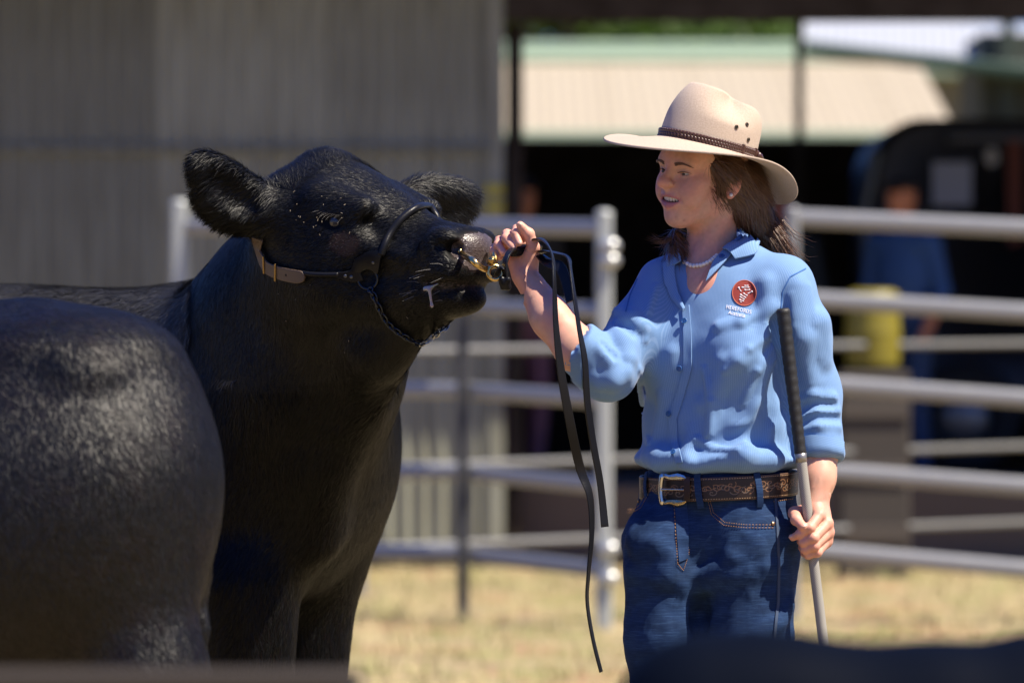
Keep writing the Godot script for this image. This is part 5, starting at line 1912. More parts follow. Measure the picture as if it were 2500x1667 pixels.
func build_woman() -> void:
	var o := thing("person", "woman in felt hat, blue striped shirt and jeans holding the bull's lead", "person")
	var all := join([face_m, hand_rm, hand_lm, skin_m])
	var cols := PackedColorArray()
	for p: Vector3 in face_m[0]:
		cols.append(face_color(p))
	for k in [hand_rm, hand_lm]:
		for p: Vector3 in k[0]:
			cols.append(skin_color(p).lerp(Color(0.64, 0.28, 0.21), 0.35))
	for p: Vector3 in skin_m[0]:
		cols.append(skin_color(p))
	inst("body", amesh(all, cols), skin_mat(), o)
	var nm := mat(lin(0.60, 0.36, 0.29), 0.25)
	for q: Array in [[P(1269, 547, 0.040), P(1290, 569, 0.037), Vector3(-0.75, 0.55, 0.45), 0.0056], [P(1268, 594, 0.046), P(1258, 571, 0.037), Vector3(0.2, 0.1, 1.0), 0.0046], [P(1254, 604, 0.042), P(1237, 583, 0.028), Vector3(0.1, 0.1, 1.0), 0.0050], [P(1962, 1286, 0.164), P(1946, 1270, 0.150), Vector3(0.35, 0.2, 1.0), 0.0058], [P(1936, 1312, 0.143), P(1952, 1304, 0.154), Vector3(-0.5, 0.5, 0.6), 0.0044]]:
		var ax: Vector3 = (q[0] - q[1]).normalized()
		var up: Vector3 = (q[2] - ax * ax.dot(q[2])).normalized()
		inst("fingernail", amesh(ball(q[0] + up * 0.0056 - ax * 0.0008, Vector3(q[3], q[3] * 1.25, 0.0022), 12, 8, Basis(up.cross(ax).normalized() * -1.0, ax, up))), nm, o)
	build_face(o)
	build_hair(o)
	build_hat(o)
	build_shirt(o)
	build_jeans(o)

# ---------------------------------------------------------------- clothes
func stripe_tex() -> ImageTexture:
	var im := Image.create(64, 64, false, Image.FORMAT_RGB8)
	var r := RandomNumberGenerator.new()
	r.seed = 77
	for y in 64:
		for x in 64:
			var f := fmod(x / 16.0, 1.0)
			var w := smoothstep(0.34, 0.46, f) * (1.0 - smoothstep(0.70, 0.82, f))
			var c := Color(0.130, 0.242, 0.445).lerp(Color(0.172, 0.290, 0.50), w) * (0.92 + 0.16 * r.randf())
			im.set_pixel(x, y, c.linear_to_srgb())
	return ImageTexture.create_from_image(im)

var cloth: StandardMaterial3D
func shirt_mat() -> StandardMaterial3D:
	if cloth == null:
		cloth = mat(Color.WHITE, 0.82, 0.0, 0.35)
		cloth.albedo_texture = stripe_tex()
		cloth.rim_enabled = true
		cloth.rim = 0.25
	return cloth
const STRIPE := 80.0    # texture tiles per metre: four stripes each

func axis_uv(p: Vector3, a: Vector3, b: Vector3) -> Vector2:
	var d := (b - a).normalized()
	var s := d.cross(Vector3(0, 0, 1)).normalized()
	var u := s.cross(d)
	var q := p - a
	return Vector2(atan2(q.dot(s), q.dot(u)) * 0.055, q.dot(d)) * STRIPE

func shirt_uv(p: Vector3) -> Vector2:
	var q := WT.affine_inverse() * p
	var arms := [[P(1916, 690, 0.045), P(1982, 960, 0.025)], [P(1982, 960, 0.025), P(2003, 1112, 0.062)], [P(1618, 692, -0.025), P(1484, 908, 0.090)], [P(1484, 908, 0.090), P(1408, 842, 0.112)]]
	var best := 0.072
	var out := Vector2(atan2(q.x, q.z + 0.04) * 0.150, q.y) * STRIPE
	for i in 4:
		var a: Vector3 = arms[i][0]
		var b: Vector3 = arms[i][1]
		var t := clampf((p - a).dot(b - a) / (b - a).length_squared(), 0.0, 1.0)
		if t <= 0.0 and i % 2 == 0: continue
		var d := (p - a.lerp(b, t)).length() + (0.012 if t <= 0.0 else 0.0)
		if d < best and (i > 1 and p.x < P(1560, 800).x or i < 2 and q.x > 0.105):
			best = d
			out = axis_uv(p, a, b)
	return out

func stitch(g: Field, pts: Array, n: int, w: float, off: float, dash := true) -> Array:
	var list := []
	var w3 := []
	var o3 := []
	zoom_in(g, pts)
	for q: Vector2 in line2(pts, n):
		var h := see(g, q.x, q.y)
		var nn := g.normal(h, 0.006)
		w3.append(h + nn * off)
		o3.append(nn)
	g.wide()
	if not dash:
		return strap(w3, o3, w, w * 0.6)
	for i in range(0, n - 1, 2):
		list.append(tube([w3[i], w3[i + 1]], [w * 0.5], 5))
	return join(list)

# bend flat lettering on to a surface
func lettering(text: String, size: float, from: Vector2, slope: float, g: Field, off: float) -> Array:
	var tm := TextMesh.new()
	var ft := SystemFont.new()
	ft.font_names = PackedStringArray(["Droid Sans"])
	tm.font = ft
	tm.text = text
	tm.font_size = 32
	tm.pixel_size = size / 32.0
	tm.depth = 0.0004
	tm.curve_step = 1.0
	tm.horizontal_alignment = HORIZONTAL_ALIGNMENT_CENTER
	var src := tm.get_mesh_arrays()
	var v: PackedVector3Array = src[Mesh.ARRAY_VERTEX]
	var n := PackedVector3Array()
	var c := cos(slope)
	var s := sin(slope)
	zoom_in(g, [from - Vector2(30, 10), from + Vector2(30, 10)])
	var mid_n := g.normal(see(g, from.x, from.y), 0.02)
	var seen := {}
	for i in v.size():
		var x := v[i].x * 1300.0
		var y := -v[i].y * 1300.0
		var key := Vector2i(Vector2(x, y) * 20.0)
		if not seen.has(key):
			seen[key] = see(g, from.x + x * c - y * s, from.y + x * s + y * c)
		var h: Vector3 = seen[key]
		var nn := mid_n
		n.append(nn if src[Mesh.ARRAY_NORMAL][i].z > -0.5 else -nn)
		v[i] = h + nn * (off + v[i].z)
	g.wide()
	var x := PackedInt32Array(range(v.size()))
	if src[Mesh.ARRAY_INDEX] != null: x = src[Mesh.ARRAY_INDEX]
	return [v, n, x]

func build_shirt(o: Node3D) -> void:
	var uv := PackedVector2Array()
	for p: Vector3 in shirt_m[0]:
		uv.append(shirt_uv(p))
	var g := shirt_f
	var sh := inst("shirt", amesh(shirt_m, PackedColorArray(), uv), shirt_mat(), o)
	var both := Field.new()
	for f: Field in [shirt_f, face_f]:
		both.kind.append_array(f.kind); both.a.append_array(f.a); both.b.append_array(f.b); both.ra.append_array(f.ra); both.rb.append_array(f.rb); both.kk.append_array(f.kk); both.inv.append_array(f.inv)
	# collar: the near wing, its stand, and the turned-back far front
	var near := patch(both, [V2(1822, 548), V2(1796, 576), V2(1764, 614)], [V2(1858, 570), V2(1848, 628), V2(1796, 640)], 12, 8, 0.009, 0.0022, 0.006)
	inst("collar", with_uv(near, Vector3(0.72, 0.42, 0.30), Vector3(0.3, -0.6, 0.4), STRIPE), shirt_mat(), sh)
	var stand := patch(both, [V2(1806, 566), V2(1772, 606), V2(1742, 642)], [V2(1804, 600), V2(1778, 634), V2(1726, 688)], 10, 5, 0.004, 0.002)
	inst("collar_stand", with_uv(stand, Vector3(0.9, 0.3, 0.2), Vector3(0, 1, 0), STRIPE), shirt_mat(), sh)
	var far := patch(both, [V2(1664, 584), V2(1646, 604), V2(1628, 630)], [V2(1670, 642), V2(1652, 652), V2(1630, 658)], 9, 7, 0.008, 0.0022, 0.004)
	inst("collar", with_uv(far, Vector3(0.6, 0.7, 0.2), Vector3(0.7, -0.6, 0.2), STRIPE), shirt_mat(), sh)
	var lapel := patch(both, [V2(1650, 630), V2(1650, 670), V2(1659, 712), V2(1676, 752)], [V2(1620, 648), V2(1622, 692), V2(1640, 730), V2(1672, 762)], 14, 6, 0.005, 0.002, 0.003)
	inst("lapel", with_uv(lapel, Vector3(0.75, 0.6, 0.2), Vector3(0.6, -0.7, 0.2), STRIPE), shirt_mat(), sh)
	# button band down the front
	var pl := patch(g, [V2(1668, 748), V2(1670, 820), V2(1670, 900), V2(1650, 970), V2(1634, 1020), V2(1638, 1080), V2(1652, 1130)], [V2(1684, 744), V2(1690, 820), V2(1690, 900), V2(1670, 972), V2(1654, 1022), V2(1657, 1080), V2(1668, 1128)], 40, 4, 0.001, 0.002)
	inst("button_band", with_uv(pl, Vector3(0.98, 0.1, 0.1), Vector3(0, 1, 0), STRIPE), shirt_mat(), sh)
	var bm := mat(lin(0.025, 0.10, 0.30), 0.25)
	for q: Vector2 in [V2(1674, 785), V2(1660, 898), V2(1637, 1010), V2(1647, 1106), V2(1763, 630)]:
		var h := see(both, q.x, q.y)
		var n := both.normal(h, 0.01)
		h += n * 0.0065
		var b := inst("button", amesh(join([ball(h, Vector3(0.0055, 0.0055, 0.0014), 16, 8, basis_to(n)), torus(h + n * 0.0008, n, 0.0046, 0.0009, 18, 6)])), bm, sh)
		var holes := []
		for k in 4:
			var d := basis_to(n) * Vector3(cos(k * PI / 2), sin(k * PI / 2), 0) * 0.0014
			holes.append(ball(h + d + n * 0.0013, Vector3.ONE * 0.0006, 6, 4))
		inst("hole", amesh(join(holes)), mat(lin(0.01, 0.02, 0.05), 0.8), b)
	# seams: shoulder and cuff
	var seam := mat(lin(0.04, 0.13, 0.36), 0.85)
	inst("shoulder_seam", amesh(stitch(g, [V2(1968, 655), V2(1930, 675), V2(1912, 710), V2(1905, 770)], 30, 0.0022, 0.0004, false)), seam, sh)
	inst("shoulder_seam", amesh(stitch(g, [V2(1556, 680), V2(1538, 720), V2(1528, 760)], 20, 0.0022, 0.0004, false)), seam, sh)
	var cuff := patch(g, [V2(1948, 1066), V2(1990, 1060), V2(2040, 1070), V2(2058, 1078)], [V2(1956, 1116), V2(1994, 1124), V2(2040, 1120), V2(2056, 1116)], 24, 6, 0.0015, 0.0022, 0.001)
	inst("cuff", with_uv(cuff, Vector3(0.2, 1.0, 0.0), Vector3(1, 0, 0), STRIPE), shirt_mat(), sh)
	var cuff2 := patch(g, [V2(1442, 812), V2(1418, 880), V2(1424, 955)], [V2(1424, 806), V2(1394, 872), V2(1396, 930)], 18, 5, 0.0015, 0.0022, 0.001)
	inst("cuff", with_uv(cuff2, Vector3(0.6, 0.8, 0.0), Vector3(0.8, -0.6, 0), STRIPE), shirt_mat(), sh)
	# round badge with its beast's head of ten strokes, and the two lines of writing below it
	var ring_t := []
	var ring_b := []
	for k in 25:
		var w := PI * (1.0 + k / 24.0)
		ring_t.append(V2(1818 + 28.5 * cos(w), 715 + 30 * sin(w)))
		ring_b.append(V2(1818 + 28.5 * cos(w), 715 - 30 * sin(w)))
	var badge := inst("badge", amesh(patch(g, ring_t, ring_b, 25, 9, 0.0003, 0.0008)), mat(lin(0.235, 0.022, 0.012), 0.6), sh)
	var rim := []
	zoom_in(g, ring_t)
	for k in 48:
		var w := TAU * k / 48
		var h := see(g, 1818 + 29.3 * cos(w), 715 + 30.8 * sin(w))
		rim.append(h + g.normal(h, 0.01) * 0.0010)
	inst("badge_edge", amesh(tube(rim, [0.0009], 6, true)), mat(lin(0.48, 0.12, 0.06), 0.6), badge)
	var wm := mat(lin(0.70, 0.68, 0.74), 0.7)
	zoom_in(g, ring_t)
	for q: Array in [[940, 450, 1060, 448, 26, 26], [855, 500, 1095, 502, 30, 18], [935, 578, 1115, 567, 32, 22], [762, 495, 850, 628, 44, 14], [1188, 612, 1030, 686, 42, 14], [908, 668, 1030, 748, 30, 22], [812, 702, 990, 806, 32, 22], [802, 770, 950, 856, 30, 18], [785, 855, 925, 905, 36, 26], [815, 922, 865, 934, 26, 22]]:
		var pts := []
		var rad := []
		for k in 9:
			var t := k / 8.0
			var px := lerpf(q[0], q[2], t)
			var py := lerpf(q[1], q[3], t)
			var h := see(g, 1740 + px / 12.06, 660 + py / 12.06)
			pts.append(h + g.normal(h, 0.01) * 0.0012)
			var e := minf(t, 1.0 - t) * 2.0
			var rr := lerpf(q[4], q[5], t)
			rad.append((lerpf(rr, 11.0, smoothstep(0.1, 0.7, e)) if k != 0 and k != 8 else rr * 0.5) / 12.06 / 1300.0)
		inst("stroke", amesh(tube(pts, rad, 8)), wm, badge)
	g.wide()
	inst("lettering", amesh(orient(lettering("HEREFORDS", 0.0092, V2(1804.5, 755.5), 0.225, g, 0.0014))), wm, sh)
	inst("lettering", amesh(orient(lettering("Australia", 0.0082, V2(1800.5, 767.5), 0.225, g, 0.0014))), wm, sh)
	# pearls at the throat
	var nk := thing_part("necklace", o)
	var line := line2([V2(1655, 606), V2(1660, 626), V2(1672, 640), V2(1692, 650), V2(1715, 648), V2(1736, 638), V2(1750, 625)], 18)
	for q: Vector2 in line:
		var h := see(face_f, q.x, q.y)
		inst("pearl", amesh(ball(h + face_f.normal(h, 0.01) * 0.0025, Vector3.ONE * 0.0043, 10, 8)), pearl(), nk)

func thing_part(called: String, o: Node3D) -> Node3D:
	var n := Node3D.new()
	n.name = called
	o.add_child(n, true)
	return n

func denim_tex() -> ImageTexture:
	var n := 512
	var im := Image.create(n, n, false, Image.FORMAT_RGB8)
	var r := RandomNumberGenerator.new()
	r.seed = 9
	var slub := FastNoiseLite.new()
	slub.seed = 4
	slub.frequency = 0.08
	var colt := []
	for x in n: colt.append(r.randf())
	for y in n:
		for x in n:
			var tw := 0.5 + 0.5 * sin((x + y * 2) * TAU / 8.0)
			var sl: float = slub.get_noise_2d(x * 0.12, y * 2.2)
			var k: float = 1.3 * maxf(sl, 0.0) + 0.12 * pow(colt[x], 3.0) + 0.35 * r.randf() + 0.15 * tw
			var c := Color(0.0040, 0.0150, 0.058).lerp(Color(0.075, 0.160, 0.32), clampf(k * 0.42, 0.0, 1.0))
			im.set_pixel(x, y, c.linear_to_srgb())
	return ImageTexture.create_from_image(im)

func belt_tex() -> ImageTexture:
	# tooled scrolls, a stitched line along each edge
	var w := 512
	var h := 64
	var im := Image.create(w, h, false, Image.FORMAT_RGB8)
	im.fill(lin(0.020, 0.009, 0.006))
	var r := RandomNumberGenerator.new()
	r.seed = 14
	for s in 46:
		var cx := s * 11.2 + r.randf() * 6.0
		var cy := 32.0 + (r.randf() - 0.5) * 22.0
		var dir := 1.0 if r.randf() > 0.5 else -1.0
		var a0 := r.randf() * TAU
		for k in 120:
			var t := k / 120.0
			var rad := 13.0 * (1.0 - t) + 1.0
			var x := cx + cos(a0 + dir * t * 7.0) * rad * 1.2
			var y := cy + sin(a0 + dir * t * 7.0) * rad * 0.75
			if y < 10 or y > 53: continue
			var c := lin(0.23, 0.115, 0.055) if s % 3 else lin(0.16, 0.12, 0.09)
			for dx in 2:
				for dy in 2:
					im.set_pixel(posmod(int(x) + dx, w), clampi(int(y) + dy, 0, h - 1), c)
	for x in w:
		for y: int in [4, 5, 58, 59]:
			if x % 8 < 5: im.set_pixel(x, y, lin(0.42, 0.27, 0.15))
		for y: int in [0, 1, 62, 63]:
			im.set_pixel(x, y, lin(0.10, 0.05, 0.03))
	return ImageTexture.create_from_image(im)

func build_jeans(o: Node3D) -> void:
	var g := jeans_f
	var m := mat(Color.WHITE, 0.88, 0.0, 0.3)
	m.albedo_texture = denim_tex()
	m.uv1_triplanar = true
	m.uv1_scale = Vector3.ONE * 5.0
	m.vertex_color_use_as_albedo = true
	# worn paler across the thighs, as the dye has rubbed off
	var cols := PackedColorArray()
	for p: Vector3 in jeans_m[0]:
		var q := WT.affine_inverse() * p
		var n := spots.get_noise_3dv(Vector3(p.x * 9.0, p.y * 34.0, p.z * 9.0))
		var n2 := spots.get_noise_3dv(p * 11.0 + Vector3(5, 2, 1))
		var f := 0.78 + 1.6 * maxf(n, 0.0) + 0.22 * n2
		cols.append(Color(f, f, f * 1.0))
	var j := inst("jeans", amesh(jeans_m, cols), m, o)
	var thread := mat(lin(0.34, 0.17, 0.07), 0.7)
	var pale := mat(lin(0.035, 0.055, 0.10), 0.9)
	# fly, pockets, side seam
	for l: Array in [[[V2(1676, 1225), V2(1678, 1290), V2(1682, 1350), V2(1668, 1392)], 60], [[V2(1668, 1392), V2(1654, 1375), V2(1650, 1310), V2(1646, 1225)], 60],
		[[V2(1735, 1222), V2(1742, 1250), V2(1770, 1275), V2(1820, 1281), V2(1890, 1281)], 70], [[V2(1730, 1224), V2(1738, 1256), V2(1768, 1282), V2(1820, 1288), V2(1888, 1288)], 70],
		[[V2(1532, 1250), V2(1548, 1250), V2(1566, 1240), V2(1580, 1214)], 40], [[V2(1533, 1244), V2(1547, 1244), V2(1561, 1235), V2(1574, 1212)], 40],
		[[V2(1886, 1214), V2(1934, 1206)], 20], [[V2(1889, 1224), V2(1935, 1217)], 20]]:
		inst("stitching", amesh(stitch(g, l[0], l[1], 0.0013, 0.0012)), thread, j)
	inst("side_seam", amesh(stitch(g, [V2(1893, 1215), V2(1898, 1290), V2(1902, 1380), V2(1900, 1470), V2(1890, 1560), V2(1884, 1640)], 60, 0.0055, 0.0006, false)), pale, j)
	inst("fly_flap", amesh(patch(g, [V2(1648, 1215), V2(1652, 1300), V2(1657, 1372)], [V2(1678, 1215), V2(1682, 1300), V2(1680, 1362)], 20, 5, 0.0005, 0.0018)), denim_plain(m), j)
	for q: Vector2 in [V2(1888, 1278), V2(1735, 1216), V2(1582, 1208), V2(1560, 1222)]:
		var h := see(g, q.x, q.y)
		inst("rivet", amesh(ball(h + g.normal(h, 0.01) * 0.001, Vector3(0.0042, 0.0042, 0.002), 12, 8, basis_to(g.normal(h, 0.01)))), mat(lin(0.30, 0.19, 0.11), 0.35, 0.9), j)
	# belt: a tooled strap round the waist
	var path := []
	var outs := []
	for k in 72:
		var w := TAU * k / 72
		var tilt := 0.004 * sin(w)
		var p := WT * V(sin(w) * 0.153, 0.9455 + tilt - 0.006 * cos(w), cos(w) * 0.119)
		path.append(p)
		outs.append(WT.basis * Vector3(sin(w) / 0.153, 0.0, cos(w) / 0.119).normalized())
	var bt := strap(path, outs, 0.044, 0.0042, true)
	var uv := PackedVector2Array()
	for i in bt[0].size():
		var a := WT.affine_inverse() * (bt[0][i] as Vector3)
		var w := atan2(a.x / 0.153, a.z / 0.119)
		uv.append(Vector2(w / TAU * 3.0, (a.y - (0.9455 + 0.004 * sin(w) - 0.006 * cos(w))) / 0.044 + 0.5))
	var bm := mat(Color.WHITE, 0.42)
	bm.albedo_texture = belt_tex()
	bump(bm, bm.albedo_texture, 0.05)
	var belt := inst("belt", amesh(bt, PackedColorArray(), uv), bm, o)
	# silver and gold buckle
	var c0 := WT * V(-0.030, 0.9395, 0.1205)
	var bx := (WT.basis * V(1, 0, 0.10)).normalized()
	var bn := (WT.basis * V(-0.10, 0, 1)).normalized()
	var fr := []
	var bk := []
	var outer := [V2(-0.030, 0.0305), V2(-0.012, 0.0275), V2(0.006, 0.0305), V2(0.020, 0.0265), V2(0.025, 0.0225)]
	var inner := [V2(-0.019, 0.0195), V2(-0.010, 0.0190), V2(0.002, 0.0190), V2(0.012, 0.0190), V2(0.023, 0.0195)]
	for sgn: float in [1.0, -1.0]:
		fr = []
		bk = []
		var r0 := PackedVector3Array(); var r1 := PackedVector3Array(); var r2 := PackedVector3Array(); var r3 := PackedVector3Array()
		for k in 5:
			var a: Vector2 = outer[k]
			var b: Vector2 = inner[k]
			var bow := -2.2 * a.x * a.x
			r0.append(c0 + bx * a.x + Vector3.UP * a.y * sgn + bn * (0.0040 + bow))
			r1.append(c0 + bx * (a.x + b.x) * 0.5 + Vector3.UP * (a.y + b.y) * 0.5 * sgn + bn * (0.0072 + bow))
			r2.append(c0 + bx * b.x + Vector3.UP * b.y * sgn + bn * (0.0040 + bow))
		fr = [r0, r1, r2]
		for rr: PackedVector3Array in fr:
			var q := PackedVector3Array()
			for p in rr: q.append(p - bn * 0.004)
			bk.append(q)
		var metal := mat(lin(0.62, 0.61, 0.60) if sgn > 0.0 else lin(0.60, 0.46, 0.26), 0.24, 1.0)
		bump(tri(metal, 60.0), noise_tex(0.05, [], 128, FastNoiseLite.TYPE_CELLULAR, 2, 3), 0.05)
		inst("buckle", amesh(closed_sheet(fr, bk)), metal, belt)
	var silver := mat(lin(0.66, 0.62, 0.56), 0.22, 1.0)
	var side := []
	for k in 9:
		var t := k / 8.0 * 2.0 - 1.0
		side.append(c0 + bx * (-0.026 - 0.004 * (1.0 - t * t)) + Vector3.UP * 0.029 * t + bn * 0.005)
	inst("buckle_bar", amesh(tube(side, [0.0048, 0.0052, 0.005, 0.0048, 0.0046, 0.0048, 0.005, 0.0052, 0.0048], 8)), silver, belt)
	inst("buckle_prong", amesh(tube([c0 + bx * -0.028 + bn * 0.007, c0 + bx * 0.0 + bn * 0.0065, c0 + bx * 0.020 + bn * 0.004], [0.0018, 0.0018, 0.0012], 6)), silver, belt)
	# loops of the jeans over the belt, and the belt's own keeper
	for w: float in [-0.78, 0.09, 0.86]:
		var l3 := []
		for k in 7:
			var t := k / 6.0
			var y := 0.9755 - 0.064 * t
			var bow2 := 0.006 * sin(PI * t)
			l3.append(WT * V(sin(w + 0.05 * t) * (0.1535 + bow2), y - 0.006 * cos(w), cos(w + 0.05 * t) * (0.1195 + bow2)))
		inst("belt_loop", amesh(strap(l3, [WT.basis * Vector3(sin(w), 0, cos(w))], 0.013, 0.0025)), denim_plain(m), j)
	var kp := []
	for k in 5:
		var t := k / 4.0
		kp.append(WT * V(sin(-0.03) * 0.157, 0.9635 - 0.046 * t, cos(-0.03) * 0.1235 + 0.001 * sin(PI * t)))
	inst("belt_keeper", amesh(strap(kp, [WT.basis * Vector3(0, 0, 1)], 0.012, 0.003)), mat(lin(0.03, 0.013, 0.008), 0.4), belt)
	# boots
	for s: float in [-1.0, 1.0]:
		var bf := Field.new()
		bf.frame = WT
		bf.cap(V(0.105 * s, 0.14, -0.03), V(0.105 * s, 0.05, -0.03), 0.05, 0.044, 0.02)
		bf.cap(V(0.105 * s, 0.046, -0.03), V(0.115 * s, 0.036, 0.15), 0.044, 0.034, 0.03)
		inst("boot", amesh(bf.mesh(WT * V(0.105 * s, 0.1, 0.05) - Vector3(0.2, 0.12, 0.2), WT * V(0.105 * s, 0.1, 0.05) + Vector3(0.2, 0.12, 0.2), 0.012)), mat(lin(0.06, 0.035, 0.02), 0.5), o)

var plain_denim: StandardMaterial3D
func denim_plain(m: StandardMaterial3D) -> StandardMaterial3D:
	if plain_denim == null:
		plain_denim = m.duplicate()
		plain_denim.vertex_color_use_as_albedo = false
	return plain_denim

# ---------------------------------------------------------------- halter, nose tongs, lead, cane
func leather(rough := 0.36) -> StandardMaterial3D:
	var m := mat(lin(0.008, 0.008, 0.0095), rough, 0.0, 0.32)
	return bump(tri(m, 60.0), noise_tex(0.05, [], 128, FastNoiseLite.TYPE_CELLULAR, 2, 3), 0.02)

# points seen at these picture places, lying on the bull
func on_bull(list: Array, off: float) -> Array:
	var out := []
	for q: Vector2 in list:
		var h := see(bull_field, q.x, q.y)
		out.append(h + bull_field.normal(h, 0.01) * off)
	return out

func outs_of(pts: Array) -> Array:
	var o := []
	for p: Vector3 in pts: o.append(bull_field.normal(p, 0.01))
	return o

func build_halter() -> void:
	var o := thing("show_halter", "black leather show halter with chin chain worn by the raised-head bull", "halter")
	var lm := leather()
	# rolled noseband over the bridge
	var nb := curve(on_bull([V2(1046, 506), V2(1020, 510), V2(985, 534), V2(957, 568), V2(941, 600), V2(933, 622)], 0.005), 24)
	var far := []
	for k in 5:
		var t := k / 4.0
		far.append(bull_field.snap(H * L(0.262 - 0.004 * t, -0.045 - 0.11 * t, -0.055 - 0.05 * t), 0.005))
	far.reverse()
	inst("noseband", amesh(tube(far + nb, [0.0072], 10)), lm, o)
	# shaped cheek pad with rivets
	var pad := patch(bull_field, [V2(940, 612), V2(900, 612), V2(868, 630), V2(856, 658)], [V2(926, 668), V2(908, 655), V2(892, 652), V2(880, 662)], 14, 7, 0.006, 0.003, 0.002)
	var pd := inst("cheek_pad", amesh(pad), lm, o)
	var steel := mat(lin(0.05, 0.055, 0.065), 0.28, 0.9)
	for q: Vector2 in [V2(916, 636), V2(844, 671), V2(858, 673)]:
		var p: Vector3 = on_bull([q], 0.010)[0]
		inst("rivet", amesh(ball(p, Vector3(0.0034, 0.0034, 0.0018), 12, 8, basis_to(bull_field.normal(p, 0.01)))), mat(lin(0.12, 0.125, 0.14), 0.35, 0.8), pd)
	# ring
	var rc: Vector3 = on_bull([V2(900, 680)], 0.007)[0]
	var rn := bull_field.normal(rc, 0.02)
	inst("ring", amesh(torus(rc, rn, 0.0195, 0.0023, 36, 10)), steel, o)
	# cheek strap with its tapered tab, back to the buckle
	var tab := on_bull([V2(880, 663), V2(862, 670), V2(842, 671), V2(822, 668)], 0.007)
	inst("strap_tab", amesh(strap(curve(tab, 10), outs_of(curve(tab, 10)), [0.030, 0.029, 0.027, 0.025, 0.022, 0.019, 0.016, 0.013, 0.011, 0.009], 0.004)), lm, o)
	var cs := curve(on_bull([V2(828, 668), V2(795, 669), V2(765, 668), V2(735, 664)], 0.006), 14)
	inst("cheek_strap", amesh(tube(cs, [0.0048], 10)), lm, o)
	var bl := curve(on_bull([V2(750, 672), V2(730, 673), V2(700, 667), V2(670, 657), V2(655, 646), V2(645, 626), V2(636, 600), V2(632, 575)], 0.009), 26)
	var bs := inst("buckle_strap", amesh(strap(bl, outs_of(bl), [0.006, 0.018, 0.023, 0.025, 0.026, 0.026, 0.026, 0.026, 0.026, 0.026, 0.026, 0.026, 0.026, 0.025, 0.025, 0.024, 0.024, 0.024, 0.023, 0.023, 0.022, 0.022, 0.022, 0.022, 0.022, 0.022], 0.004)), mat(lin(0.105, 0.066, 0.040), 0.5), o)
	var brass := mat(lin(0.34, 0.23, 0.10), 0.3, 1.0)
	for q: Vector2 in [V2(683, 662), V2(656, 644)]:
		var p: Vector3 = on_bull([q], 0.0125)[0]
		var n := bull_field.normal(p, 0.02)
		var d := (Vector3(0.35, 1.0, 0) - n * n.dot(Vector3(0.35, 1.0, 0))).normalized()
		inst("buckle_bar", amesh(tube([p - d * 0.017, p + d * 0.017], [0.0020], 8)), brass, bs)
	for q: Vector2 in [V2(707, 669), V2(680, 660)]:
		var p: Vector3 = on_bull([q], 0.0112)[0]
		inst("hole", amesh(ball(p, Vector3(0.0022, 0.0022, 0.0006), 10, 6, basis_to(bull_field.normal(p, 0.02)))), mat(lin(0.004, 0.003, 0.003), 0.9), bs)
	# chain under the jaw: a clip, then links that turn by quarter turns
	var cp := on_bull([V2(906, 700), V2(916, 720), V2(930, 750), V2(945, 778), V2(962, 797), V2(985, 814), V2(1008, 826), V2(1028, 832), V2(1046, 828)], 0.007)
	for e: Vector3 in [L(0.355, -0.268, -0.015), L(0.350, -0.250, -0.045), L(0.33, -0.22, -0.07)]:
		cp.append(bull_field.snap(H * e, 0.007))
	cp[0] = rc + Vector3(0.004, -0.019, 0.002)
	var cc := curve(cp, 27)
	for k in 26:
		var a: Vector3 = cc[k]
		var b: Vector3 = cc[k + 1]
		var ax := (b - a).normalized()
		var n := bull_field.normal((a + b) * 0.5, 0.02)
		var s := ax.cross(n).normalized()
		if k % 2: s = s.cross(ax)
		var ln := (b - a).length() * 0.80 + 0.001
		var pts := []
		for i in 14:
			var w := TAU * i / 14
			pts.append((a + b) * 0.5 + ax * cos(w) * ln + s * sin(w) * 0.0055)
		inst("chain_link", amesh(tube(pts, [0.0019], 6, true)), steel, o)

func build_tongs() -> void:
	var o := thing("nose_tongs", "brass nose tongs clipped in the bull's nostrils", "nose ring")
	var m := mat(lin(0.60, 0.42, 0.17), 0.26, 1.0)
	bump(tri(m, 40.0), noise_tex(0.05, [], 128, FastNoiseLite.TYPE_SIMPLEX, 3, 3), 0.02)
	var j := P(1192, 654, 0.075)
	var arm := curve([H * L(0.420, -0.078, 0.040), H * L(0.438, -0.084, 0.044), P(1152, 634, 0.10), P(1168, 648, 0.105), P(1182, 656, 0.09), j], 20)
	inst("near_arm", amesh(tube(arm, [0.0052, 0.0052, 0.0054, 0.0058, 0.006, 0.0062, 0.0064, 0.0066, 0.0068, 0.0068, 0.0066, 0.0064, 0.0060, 0.0056, 0.0056, 0.0058, 0.0060, 0.0060, 0.0055, 0.005], 10)), m, o)
	var arm2 := curve([H * L(0.418, -0.078, -0.040), H * L(0.445, -0.084, -0.036), P(1206, 620, 0.03), P(1208, 638, 0.05), j], 16)
	inst("far_arm", amesh(tube(arm2, [0.0052, 0.0055, 0.006, 0.006, 0.0058, 0.0055], 10)), m, o)
	inst("screw", amesh(join([tube([P(1196, 638, 0.070), P(1202, 634, 0.094)], [0.0072], 14), tube([P(1202, 634, 0.094), P(1203, 633, 0.098)], [0.0030], 8)])), m, o)
	inst("ring", amesh(torus(P(1208, 665, 0.082), Vector3(0.25, 0.1, 1.0), 0.0128, 0.0043, 28, 10)), m, o)

func ribbon(pts: Array, outs: Array, n: int, w: float, th: float) -> Array:
	return strap(curve(pts, n), curve(outs, n), w, th)

